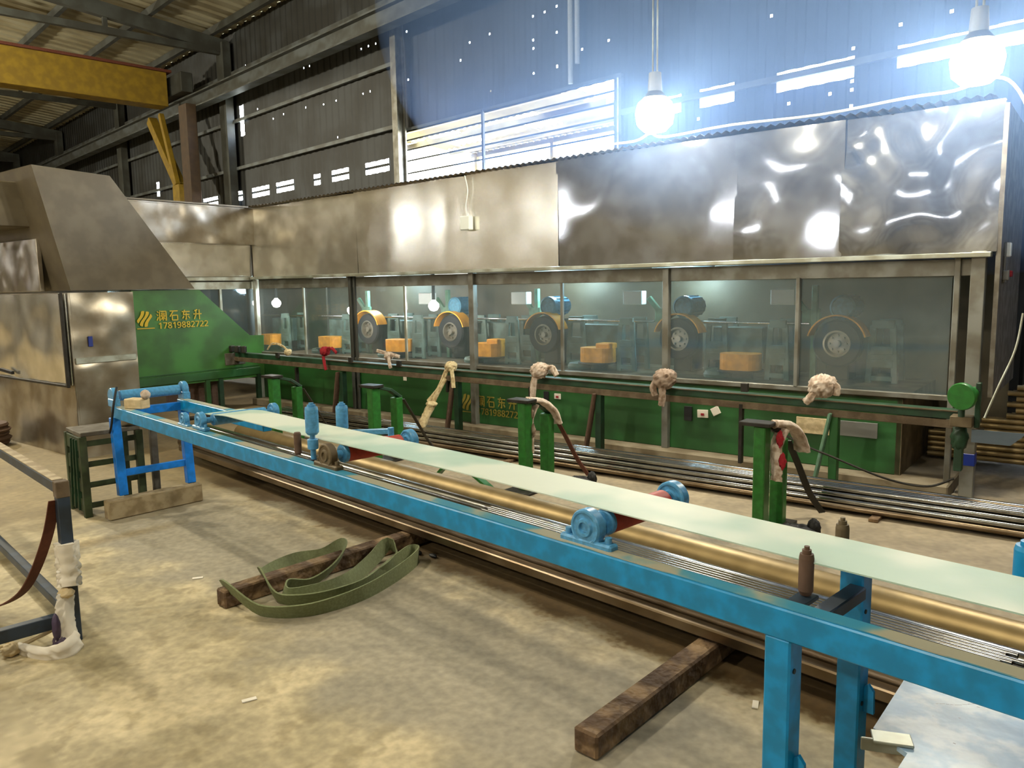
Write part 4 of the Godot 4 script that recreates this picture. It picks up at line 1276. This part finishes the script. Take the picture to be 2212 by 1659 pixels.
func bundles() -> void:
	# thin polished pipes on the floor behind the green stands
	var long := pipe_mesh(0.02, 9.2, m.pipe)
	var dull := pipe_mesh(0.02, 9.2, m.pipe_dull)
	for layer in 4:
		for k in 8 - layer:
			pipe("polished_pipe", dull if (k * 3 + layer * 5) % 4 == 0 else long, BM, -8.1 + rng.randf_range(-0.15, 0.15), 0.045 + layer * 0.0362, 5.49 + layer * 0.0215 + k * 0.0425, "thin polished steel pipe in the long bundle behind the green stands", "polished pipes behind the green stands")
	for u in [-7.6, -4.3, -1.2, 0.9]:
		var st := mb()
		box(st, V(u, 0.0125, 5.64), Vector3(0.06, 0.023, 0.5), Basis(), 0.003)
		solo("spacer", "small timber spacer under the thin polished pipe bundle", "spacer", BM, u, 0, 5.64, st, m.wood, "spacers under the thin pipe bundle")
	# thicker tubes under and behind the table
	var big := pipe_mesh(0.048, 8.6, m.pipe, 20)
	var bigd := pipe_mesh(0.048, 8.6, m.pipe_dull, 20)
	for layer in 2:
		for k in 4 - layer:
			pipe("steel_tube", bigd if k == 0 and layer == 0 else big, BT, -7.5 + rng.randf_range(-0.1, 0.15), 0.145 + layer * 0.086, 2.86 + layer * 0.05 + k * 0.1, "thick bright steel tube in the bundle lying on timbers under the table", "thick tubes under the roller table")
	var st := mb()
	box(st, V(-3.2, 0.125, 2.775), Vector3(8.4, 0.05, 0.06), Basis(), 0.006)
	solo("square_tube", "brownish square steel tube along the front of the thick tube bundle", "tube", BT, -3.2, 0.1, 2.775, st, m.pipe_dull)
	pipe("warm_lit_tube", pipe_mesh(0.095, 9.2, m.pipe_warm_lit, 32), BT, -7.3, 0.195, 3.34, "widest tube of all, golden lamplight painted in, along the back of the tube bundle", "")
	var thin := pipe_mesh(0.011, 2.7, m.pipe, 12)
	for k in 5:
		pipe("thin_rod", thin, BT, -3.36 + 0.03 * (k % 3), 0.291, 2.93 + 0.025 * k, "thin shiny steel rod lying on top of the thick tubes", "thin rods on the thick tubes")
	# finished pipes stacked past the machine end
	var warm_lit_pipe := pipe_mesh(0.022, 3.0, m.pipe_warm_lit, 12)  # golden lamplight is painted into these pipes
	for layer in 14:
		for k in 2:
			var step := -1.2 if layer < 5 else (-0.84 + 0.02 * (layer % 3) if layer < 8 else -0.655 + 0.03 * ((layer * 2) % 4))
			pipe("stacked_pipe", warm_lit_pipe, BM, step + 0.03 * k, 0.145 + layer * 0.0452, 7.2 + k * 0.047, "steel pipe with golden lamplight painted in, in the tall stack past the machine end", "pipes stacked past the machine end")
	var rk := thing("pipe_rack", "dark steel rack holding the tall pipe stack past the machine end", "rack", BM, 0.1, 0, 7.22)
	for u in [-0.35, 1.2]:
		for p in [7.16, 7.29]:
			st = mb()
			bar(st, V(u, 0, p), V(u, 0.85, p), 0.03, 0.03, 0.003)
			part(rk, "upright", st, m.steel_dark)
		st = mb()
		box(st, V(u, 0.1, 7.225), Vector3(0.05, 0.04, 0.2), Basis(), 0.003)
		part(rk, "cross_bar", st, m.steel_dark)
	# switches on the machine's end sheet
	var cab := thing("switch_unit", "small white and red switch unit on the machine's end sheet", "switch", BM, -0.64, 1.6, 6.62)
	st = mb()
	box(st, V(-0.655, 1.79, 6.6), Vector3(0.04, 0.1, 0.07), Basis(), 0.006)
	part(cab, "switch_box", st, m.white)
	st = mb()
	box(st, V(-0.655, 1.61, 6.56), Vector3(0.04, 0.07, 0.05), Basis(), 0.006)
	box(st, V(-0.665, 1.7, 6.6), Vector3(0.012, 0.28, 0.1))
	part(cab, "back_plate", st, m.plate_grey)
	st = mb()
	box(st, V(-0.65, 1.62, 6.65), Vector3(0.05, 0.045, 0.1), Basis(), 0.006)
	part(cab, "red_button", st, m.red)
	st = mb()
	sweep(st, curve([V(-0.52, 1.35, 6.35), V(-0.55, 1.1, 6.33), V(-0.63, 0.85, 6.3), V(-0.7, 0.62, 6.26)], 5), 0.008, 6)
	part(cab, "cable", st, m.frame_light)

# ---------------------------------------------------------------- blue roller table
func bearing(o: Node3D, t: float, h: float, n: float, s: float, mt: Material) -> void:
	var st := mb()
	rev(st, V(t, h, n - 0.02 * s), Vector3(0, 0, -1), [[0.0, 0.004], [0.016, 0.004], [0.018, -0.004], [0.026, -0.004], [0.03, 0.004], [0.042, 0.004], [0.046, 0.0], [0.052, 0.0], [0.056, 0.006], [0.056, 0.036], [0.05, 0.042], [0.0, 0.042]].map(func(q): return [q[0] * s, q[1] * s]), 26)
	var b := part(o, "bearing", st, mt)
	st = mb()
	box(st, V(t, h - 0.048 * s, n), Vector3(0.2, 0.026, 0.042) * s, Basis(), 0.006 * s)
	box(st, V(t, h - 0.03 * s, n), Vector3(0.1, 0.05, 0.034) * s, Basis(), 0.006 * s)
	part(b, "bearing_foot", st, mt)
	for q in [-0.077, 0.077]:
		st = mb()
		cyl(st, V(t + q * s, h - 0.035 * s, n), V(t + q * s, h - 0.018 * s, n), 0.011 * s, 8)
		part(b, "bolt", st, mt)

func table() -> void:
	var o := thing("roller_table", "long blue steel roller table on square legs carrying a metal strip", "table", BT, -3, 0, 2.07)
	var top := 0.785
	var st := mb()
	box(st, V(-2.55, top - 0.042, 1.8), Vector3(6.9, 0.082, 0.06), Basis(), 0.004)
	part(o, "side_rail", st, m.blue)
	st = mb()
	box(st, V(-5.3, top - 0.042, 2.27), Vector3(1.4, 0.082, 0.06), Basis(), 0.004)
	box(st, V(-1.85, top - 0.013, 2.27), Vector3(5.5, 0.024, 0.06), Basis(), 0.004)
	part(o, "side_rail", st, m.blue)
	for n in [1.802, 2.27]:
		st = mb()
		box(st, V(-2.55, top + 0.001, n), Vector3(6.88, 0.003, 0.05))
		part(o, "worn_top", st, m.blue_top, "dusty worn top of the blue rail")
	for n in [1.78, 2.27]:
		st = mb()
		bar(st, V(-5.92, 0.14, n), V(-5.97, top - 0.08, n), 0.062, 0.062, 0.004, Vector3.RIGHT)
		part(o, "leg", st, m.blue_end)
	st = mb()
	box(st, V(-5.93, 0.3, 2.03), Vector3(0.03, 0.05, 0.44), Basis(), 0.003)
	part(o, "cross_bar", st, m.blue_end)
	st = mb()
	box(st, V(-5.96, top - 0.05, 2.045), Vector3(0.05, 0.06, 0.43), Basis(), 0.003)
	part(o, "cross_bar", st, m.blue_end)
	for q in [[-0.885, 1.805], [-0.9, 2.29]]:
		st = mb()
		bar(st, V(q[0], 0.02, q[1]), V(q[0], top - (0.08 if q[1] < 2.0 else 0.026), q[1]), 0.07, 0.07, 0.005, Vector3.RIGHT)
		var l := part(o, "leg", st, m.blue)
		for h in [0.33, 0.62]:
			st = mb()
			cyl(st, V(q[0] + 0.034, h, q[1] - 0.012), V(q[0] + 0.038, h, q[1] - 0.012), 0.007, 10)
			part(l, "bolt_hole", st, m.black)
		st = mb()
		prism(st, PackedVector2Array([Vector2(0, 0.0), Vector2(0.06, 0.0), Vector2(0.045, 0.05), Vector2(0.0, 0.08)]), V(q[0] + 0.036, 0.03, q[1]), Basis(), 0.012)
		part(l, "gusset", st, m.blue)
		st = mb()
		prism(st, PackedVector2Array([Vector2(0, 0.0), Vector2(0.03, 0.0), Vector2(0.028, 0.07), Vector2(0.012, 0.09), Vector2(0.0, 0.08)]), V(q[0] + 0.036, 0.3, q[1]), Basis(), 0.012)
		part(l, "lug", st, m.blue)
		st = mb()
		box(st, V(q[0], 0.012, q[1]), Vector3(0.14, 0.02, 0.14), Basis(), 0.003)
		part(l, "foot_plate", st, m.dark_iron)
	st = mb()
	box(st, V(-0.88, top - 0.1, 2.045), Vector3(0.05, 0.04, 0.42), Basis(), 0.004)
	part(o, "cross_bar", st, m.navy)
	# end roller in two standing cheeks
	st = mb()
	cyl(st, V(-5.99, 0.855, 1.83), V(-5.99, 0.855, 2.26), 0.038, 22, 0.004)
	part(o, "roller", st, m.blue_light)
	for n in [1.79, 2.29]:
		st = mb()
		rev(st, V(-5.99, 0.855, n + 0.02), Vector3(0, 0, 1), [[0.0, 0.0], [0.058, 0.0], [0.062, 0.006], [0.062, 0.034], [0.058, 0.04], [0.0, 0.04]], 22)
		box(st, V(-5.98, 0.81, n), Vector3(0.12, 0.06, 0.05), Basis(), 0.006)
		part(o, "bearing", st, m.blue_light)
	# carrying rollers
	for r in [[-4.52, "blue_light", 0.036, 0.9], [-3.1, "orange", 0.042, 1.0], [-1.545, "orange", 0.042, 1.05]]:
		st = mb()
		cyl(st, V(r[0], 0.838, 1.9), V(r[0], 0.838, 2.22), r[2], 24, 0.004)
		var rr := part(o, "roller", st, m[r[1]])
		st = mb()
		cyl(st, V(r[0], 0.838, 1.83), V(r[0], 0.838, 2.27), 0.018, 14)
		rev(st, V(r[0], 0.838, 1.885), Vector3(0, 0, -1), [[0.0, 0.0], [r[2] - 0.004, 0.0], [r[2] + 0.001, 0.004], [r[2] + 0.001, 0.022], [0.0, 0.022]], 24)
		part(rr, "shaft", st, m.blue_light)
		bearing(o, r[0], 0.842, 1.815, r[3], m.dusty_iron if r[0] < -3.0 and r[0] > -4.0 else m.blue_light)
		bearing(o, r[0], 0.842, 2.275, r[3], m.blue_light)
	bearing(o, -4.75, 0.825, 1.81, 0.75, m.blue_light)
	st = mb()
	cyl(st, V(-4.75, 0.825, 1.83), V(-4.75, 0.825, 1.98), 0.014, 12)
	part(o, "stub_shaft", st, m.dark_iron)
	# upright guide rollers
	var g := [[-3.31, 1.86, 0.905, 1.04, 0.032, "blue_light"], [-3.66, 2.24, 0.83, 0.965, 0.033, "blue_light"], [-0.868, 1.885, 0.79, 0.9, 0.019, "brown"], [-0.905, 2.19, 0.785, 0.9, 0.019, "dusty_iron"], [-0.455, 2.235, 0.8, 0.93, 0.034, "blue"]]
	for q in g:
		st = mb()
		rev(st, V(q[0], q[2], q[1]), Vector3.UP, [[0.0, 0.0], [q[4] * 0.7, 0.0], [q[4], 0.012], [q[4], q[3] - q[2] - 0.012], [q[4] * 0.9, q[3] - q[2]], [q[4] * 0.62, q[3] - q[2]], [q[4] * 0.62, q[3] - q[2] + 0.011], [q[4] * 0.36, q[3] - q[2] + 0.011], [q[4] * 0.36, q[3] - q[2] + 0.02], [0.0, q[3] - q[2] + 0.02]], 24)
		var gr := part(o, "guide_roller", st, m[q[5]])
		if q[2] > 0.8 or q[5] == "blue":
			st = mb()
			cyl(st, V(q[0], top, q[1]), V(q[0], q[2] + 0.01, q[1]), 0.013, 12)
			cyl(st, V(q[0], top + 0.05, q[1]), V(q[0], top + 0.1, q[1]), 0.026, 16, 0.003) if q[5] != "blue" else box(st, V(q[0] + 0.05, 0.785, q[1]), Vector3(0.24, 0.024, 0.12), Basis(), 0.004)
			part(gr, "guide_pin", st, m.blue_light if q[5] != "blue" else m.blue)
		st = mb()
		var edge := 1.815 if q[1] < 2.0 else 2.27
		box(st, V(q[0], top - 0.004, (q[1] + edge) / 2), Vector3(0.05, 0.012, absf(q[1] - edge) + 0.05), Basis(), 0.002)
		part(gr, "guide_bracket", st, m.navy)
	st = mb()
	bar(st, V(-3.66, 0.815, 2.24), V(-3.3, 0.86, 2.3), 0.022, 0.03, 0.004)
	cyl(st, V(-3.29, 0.74, 2.3), V(-3.29, 0.88, 2.3), 0.016, 12)
	part(o, "guide_arm", st, m.blue_light)
	st = mb()
	rev(st, V(-3.44, 0.79, 1.85), Vector3.UP, [[0.0, 0.0], [0.014, 0.0], [0.018, 0.01], [0.018, 0.105], [0.014, 0.112], [0.0, 0.112]], 18)
	part(o, "guide_roller", st, m.brown)
	# the strip that lies on the rollers
	st = mb()
	var P := []
	var Q := []
	for j in 2:
		var n := 1.885 + 0.24 * j
		var row := []
		for i in 91:
			var t := -4.62 + 5.6 * i / 90.0
			var dip := 0.004 * sin((t + 3.1) / 1.555 * TAU * 0.5) - 0.02 * smoothstep(-4.3, -4.62, t)
			row.append(V(t, 0.885 + dip, n))
		P.append(row)
	grid(st, P)
	for row in P: Q.append(row.map(func(v): return v - Vector3(0, 0.004, 0)))
	grid(st, Q, false, -1.0)
	for i in 90:
		quad(st, P[0][i], P[0][i + 1], Q[0][i + 1], Q[0][i], Vector3(0, 0, 1))
		quad(st, P[1][i], P[1][i + 1], Q[1][i + 1], Q[1][i], Vector3(0, 0, -1))
	quad(st, P[0][0], P[1][0], Q[1][0], Q[0][0], Vector3(-1, 0, 0))
	solo("metal_strip", "long dull grey green metal strip lying along the table rollers", "strip", BT, -2, 0.88, 2.0, st, m.strip)
	# odds and ends at the table end
	st = mb()
	box(st, V(-5.72, 0.822, 1.86), Vector3(0.15, 0.07, 0.09), Basis(Vector3.UP, 0.5), 0.006)
	solo("carton", "small off-white carton at the far end of the blue table", "carton", BT, -5.72, 0.787, 1.86, st, m.cream)
	st = mb()
	lump(st, V(-5.66, 0.885, 1.9), Vector3(0.04, 0.03, 0.03), 0.2, 0.3, 88, 14, 10)
	solo("crumpled_rag", "small pale crumpled rag resting on the off-white carton", "rag", BT, -5.66, 0.857, 1.9, st, m.cloth)
	st = mb()
	sweep(st, curve([V(-5.9, 0.93, 1.79), V(-5.87, 0.8, 1.75), V(-5.9, 0.66, 1.735), V(-5.95, 0.6, 1.735)], 5), 0.008, 8)
	solo("cable_tie", "black cable hanging round the end of the blue rail", "cable", BT, -5.9, 0.6, 1.75, st, m.black)

# ---------------------------------------------------------------- dark rack at the near side
func rack() -> void:
	var o := thing("steel_rack", "low dark blue square tube rack with dusty top rails", "rack", BT, -4.6, 0, 0.6)
	var st := mb()
	bar(st, V(-3.9, 0.0, 0.915), V(-3.9, 0.755, 0.915), 0.052, 0.052, 0.003, Vector3.RIGHT)
	part(o, "corner_post", st, m.navy)
	st = mb()
	box(st, V(-3.9, 0.72, 0.915), Vector3(0.056, 0.075, 0.056), Basis(), 0.003)
	part(o, "rusty_end", st, m.rust)
	st = mb()
	box(st, V(-5.0, 0.725, 0.915), Vector3(2.15, 0.05, 0.05), Basis(), 0.003)
	part(o, "top_rail", st, m.navy)
	st = mb()
	box(st, V(-5.0, 0.753, 0.915), Vector3(2.1, 0.004, 0.044))
	part(o, "dusty_top", st, m.rack_top, "dusty tan top face of the rail")
	st = mb()
	box(st, V(-5.0, 0.12, 0.915), Vector3(2.15, 0.045, 0.045), Basis(), 0.003)
	part(o, "low_rail", st, m.navy)
	st = mb()
	box(st, V(-3.9, 0.115, 0.3), Vector3(0.045, 0.06, 1.2), Basis(), 0.003)
	part(o, "low_rail", st, m.navy)
	for q in [[-6.05, 0.915], [-6.05, -0.3], [-3.9, -0.3]]:
		st = mb()
		bar(st, V(q[0], 0.0, q[1]), V(q[0], 0.755, q[1]), 0.05, 0.05, 0.003, Vector3.RIGHT)
		part(o, "corner_post", st, m.navy)
	st = mb()
	box(st, V(-5.0, 0.725, -0.3), Vector3(2.15, 0.05, 0.05), Basis(), 0.003)
	part(o, "top_rail", st, m.navy)
	st = mb()
	ribbon(st, curve([V(-3.91, 0.67, 0.885), V(-3.97, 0.5, 0.86), V(-4.1, 0.3, 0.82), V(-4.25, 0.16, 0.78), V(-4.42, 0.07, 0.7), V(-4.6, 0.04, 0.6)], 6), 0.05, 0.006, Vector3(0.25, 0.0, 1.0))
	solo("hanging_strap", "red brown strap hanging slack from the rack post", "strap", BT, -4.2, 0.05, 0.8, st, m.strap)
	# white film bag tied round the post, hanging and trailing on the floor
	var bg := thing("film_bag", "white printed plastic film knotted round the rack post and trailing on the floor", "plastic film", BT, -3.86, 0, 0.9)
	st = mb()
	tail(st, [V(-3.895, 0.47, 0.912), V(-3.893, 0.4, 0.912), V(-3.885, 0.33, 0.912), V(-3.87, 0.27, 0.905)], 0.095, 0.07, 0.085, Vector3(0.8, 0, 0.5), 91)
	part(bg, "sleeve", st, m.paper)
	st = mb()
	lump(st, V(-3.855, 0.25, 0.885), Vector3(0.04, 0.02, 0.03), 0.25, 0.3, 92)
	part(bg, "knot", st, m.cream)
	st = mb()
	tail(st, [V(-3.855, 0.245, 0.885), V(-3.84, 0.19, 0.87), V(-3.82, 0.12, 0.86), V(-3.815, 0.045, 0.86), V(-3.815, 0.015, 0.86)], 0.03, 0.12, 0.075, Vector3(0.85, 0, -0.4), 93)
	part(bg, "hanging_bag", st, m.paper)
	st = mb()
	lump(st, V(-3.82, 0.04, 0.845), Vector3(0.05, 0.045, 0.035), 0.15, 0.3, 94)
	part(bg, "printed_patch", st, m.print, "dark purple print")
	st = mb()
	lump(st, V(-3.8, 0.12, 0.822), Vector3(0.022, 0.06, 0.016), 0.15, 0.3, 104)
	part(bg, "printed_patch", st, m.print, "dark purple print")
	st = mb()
	tail(st, [V(-3.79, 0.04, 0.9), V(-3.74, 0.03, 0.84), V(-3.78, 0.022, 0.77), V(-3.88, 0.022, 0.72), V(-3.95, 0.02, 0.7)], 0.1, 0.05, 0.035, Vector3(0.0, 1, 0.2), 95)
	part(bg, "trailing_film", st, m.paper)
	st = mb()
	lump(st, V(-3.94, 0.025, 0.67), Vector3(0.04, 0.025, 0.035), 0.3, 0.3, 96)
	tail(st, [V(-3.95, 0.03, 0.69), V(-4.0, 0.05, 0.66), V(-4.06, 0.03, 0.66)], 0.03, 0.02, 0.012, Vector3(0, 1, 0), 97)
	tail(st, [V(-3.96, 0.025, 0.68), V(-4.02, 0.02, 0.63), V(-4.05, 0.02, 0.6)], 0.025, 0.02, 0.012, Vector3(0, 1, 0), 98)
	tail(st, [V(-3.94, 0.03, 0.7), V(-3.93, 0.05, 0.77), V(-3.92, 0.07, 0.83)], 0.02, 0.02, 0.012, Vector3(0, 1, 0), 99)
	part(bg, "torn_ends", st, m.cream)

# ---------------------------------------------------------------- things on the floor
func floor_things() -> void:
	var st := mb()
	bar(st, V(-1.62, 0.047, 1.88), V(-1.75, 0.047, 3.6), 0.1, 0.092, 0.008)
	solo("timber", "thick square timber under the tubes, beside the blue table leg", "timber", BT, -1.68, 0, 2.7, st, m.wood)
	st = mb()
	bar(st, V(-3.76, 0.047, 1.55), V(-3.87, 0.047, 3.6), 0.09, 0.092, 0.008)
	solo("timber", "thick square timber under the tubes, below the coiled green sling", "timber", BT, -3.8, 0, 2.6, st, m.wood)
	# webbing sling lying in loops, partly over the timber
	st = mb()
	var A := [Vector2(-3.93, 1.64), Vector2(-3.69, 1.57), Vector2(-3.5, 1.63), Vector2(-3.35, 1.75), Vector2(-3.3, 1.92), Vector2(-3.32, 2.15), Vector2(-3.43, 2.44), Vector2(-3.55, 2.64), Vector2(-3.64, 2.66), Vector2(-3.54, 2.44), Vector2(-3.4, 2.18), Vector2(-3.4, 1.98), Vector2(-3.47, 1.83), Vector2(-3.59, 1.77), Vector2(-3.75, 1.78), Vector2(-3.9, 1.85), Vector2(-3.99, 1.98), Vector2(-4.02, 2.12), Vector2(-3.97, 2.26), Vector2(-3.86, 2.32), Vector2(-3.74, 2.26), Vector2(-3.66, 2.12), Vector2(-3.62, 1.96), Vector2(-3.64, 1.85), Vector2(-3.56, 1.82), Vector2(-3.5, 1.98), Vector2(-3.53, 2.17), Vector2(-3.66, 2.4), Vector2(-3.71, 2.54), Vector2(-3.63, 2.56), Vector2(-3.52, 2.41), Vector2(-3.43, 2.2)]
	var pts := []
	var acr := []
	for k in A.size():
		var lift := 0.04
		var near_beam := absf(A[k].x + 3.8 + (A[k].y - 2.5) * 0.055)
		lift += 0.075 * smoothstep(0.16, 0.06, near_beam)
		pts.append(V(A[k].x, lift, A[k].y))
	pts = curve(pts, 5)
	for k in pts.size(): acr.append(Vector3(0.5 * sin(k * 0.13), 1.0, 0.45 * cos(k * 0.09)))
	ribbon(st, pts, 0.08, 0.008, acr)
	solo("lifting_sling", "olive green webbing lifting sling lying in loose loops on the floor", "sling", BT, -3.6, 0, 2.1, st, m.sling)
	# crate, stool and block at the table end
	var o := thing("slatted_crate", "dark green slatted crate with a dusty top behind the blue table end", "crate", BT, -6.15, 0, 1.72)
	st = mb()
	box(st, V(-6.19, 0.6, 1.76), Vector3(0.36, 0.03, 0.4), Basis(), 0.004)
	part(o, "top_board", st, m.post_grey)
	for q in [[-6.36, 1.57], [-6.02, 1.57], [-6.36, 1.95], [-6.02, 1.95]]:
		st = mb()
		bar(st, V(q[0], 0.0, q[1]), V(q[0], 0.585, q[1]), 0.05, 0.04, 0.003)
		part(o, "corner_post", st, m.crate)
	for k in 4:
		st = mb()
		box(st, V(-6.19, 0.08 + k * 0.15, 1.56), Vector3(0.33, 0.1, 0.018), Basis(), 0.003)
		part(o, "slat", st, m.crate)
		st = mb()
		box(st, V(-6.03, 0.08 + k * 0.15, 1.76), Vector3(0.018, 0.04, 0.38), Basis(), 0.003)
		part(o, "slat", st, m.crate)
	st = mb()
	for k in 3: bar(st, V(-6.3 + k * 0.09, 0.04, 1.55), V(-6.2 + k * 0.06, 0.56, 1.55), 0.025, 0.012)
	part(o, "wire_brace", st, m.green_dark)
	st = mb()
	bar(st, V(-6.1, 0.0, 2.08), V(-6.1, 0.6, 2.08), 0.05, 0.04, 0.003)
	solo("grey_batten", "grey upright batten behind the cross bar of the table end, taller", "batten", BT, -6.1, 0, 2.08, st, m.post_grey)
	st = mb()
	bar(st, V(-6.2, 0.0, 2.0), V(-6.2, 0.56, 2.0), 0.04, 0.04, 0.003)
	solo("grey_batten", "grey upright batten between the crate and the taller batten", "batten", BT, -6.2, 0, 2.0, st, m.post_grey)
	st = mb()
	lump(st, V(-6.1, 0.655, 1.9), Vector3(0.09, 0.045, 0.06), 0.18, 0.25, 101)
	solo("broken_stone", "small pale broken lump resting on the dusty crate top", "stone", BT, -6.1, 0.61, 1.9, st, m.wood_pale)
	st = mb()
	box(st, V(-5.86, 0.07, 1.98), Vector3(0.1, 0.138, 0.68), Basis(Vector3.UP, 0.06), 0.008)
	solo("wood_block", "pale timber block lying under the blue table end legs", "timber", BT, -5.86, 0, 1.98, st, m.wood_pale)
	# scraps
	for s in [[-4.25, 1.63, 0.3, "white paper scrap on the floor between the rack and the sling"], [-2.8, 1.24, 0.5, "white paper scrap on the open floor below the sling"], [-1.37, 2.58, 1.2, "crumpled paper scrap on the floor beside the table leg"]]:
		st = mb()
		box(st, V(s[0], 0.003, s[1]), Vector3(0.055, 0.004, 0.022), Basis(Vector3.UP, 0.8 + s[2]), 0.0)
		solo("paper_scrap", s[3], "paper", BT, s[0], 0, s[1], st, m.paper, "paper scraps on the floor")
	st = mb()
	lump(st, V(-3.66, 0.012, 2.72), Vector3(0.03, 0.012, 0.02), 0.2, 0.3, 105, 12, 8)
	lump(st, V(-3.55, 0.012, 2.75), Vector3(0.03, 0.01, 0.015), 0.2, 0.3, 106, 12, 8)
	solo("pebble", "two dark crumbs of debris on the floor above the sling", "debris", BT, -3.6, 0, 2.73, st, m.black)
	# scuffed light blue steel platform at the corner, with its bracket
	var p := thing("step_plate", "scuffed light blue steel platform beside the blue table leg", "platform", BT, -0.5, 0, 2.2)
	st = mb()
	prism(st, PackedVector2Array([Vector2(-0.81, 2.56), Vector2(-0.81, 2.49), Vector2(-0.77, 2.12), Vector2(-0.66, 2.06), Vector2(-0.62, 1.5), Vector2(0.6, 1.5), Vector2(0.6, 2.56)]), Vector3(0, 0.36, 0), Basis(Vector3(1, 0, 0), Vector3(0, 0, -1), Vector3(0, 1, 0)), 0.015)
	part(p, "top_plate", st, m.scuff)
	for q in [[-0.7, 2.5], [0.5, 2.5], [0.5, 1.6], [-0.5, 1.6]]:
		st = mb()
		bar(st, V(q[0], 0, q[1]), V(q[0], 0.345, q[1]), 0.05, 0.05, 0.003)
		part(p, "leg", st, m.blue)
	st = mb()
	box(st, V(-0.71, 0.366, 2.09), Vector3(0.1, 0.008, 0.06), Basis(Vector3.UP, 0.5), 0.002)
	box(st, V(-0.728, 0.35, 2.063), Vector3(0.1, 0.036, 0.008), Basis(Vector3.UP, 0.5), 0.002)
	part(p, "bracket", st, m.frame_light, "bent bright steel bracket")
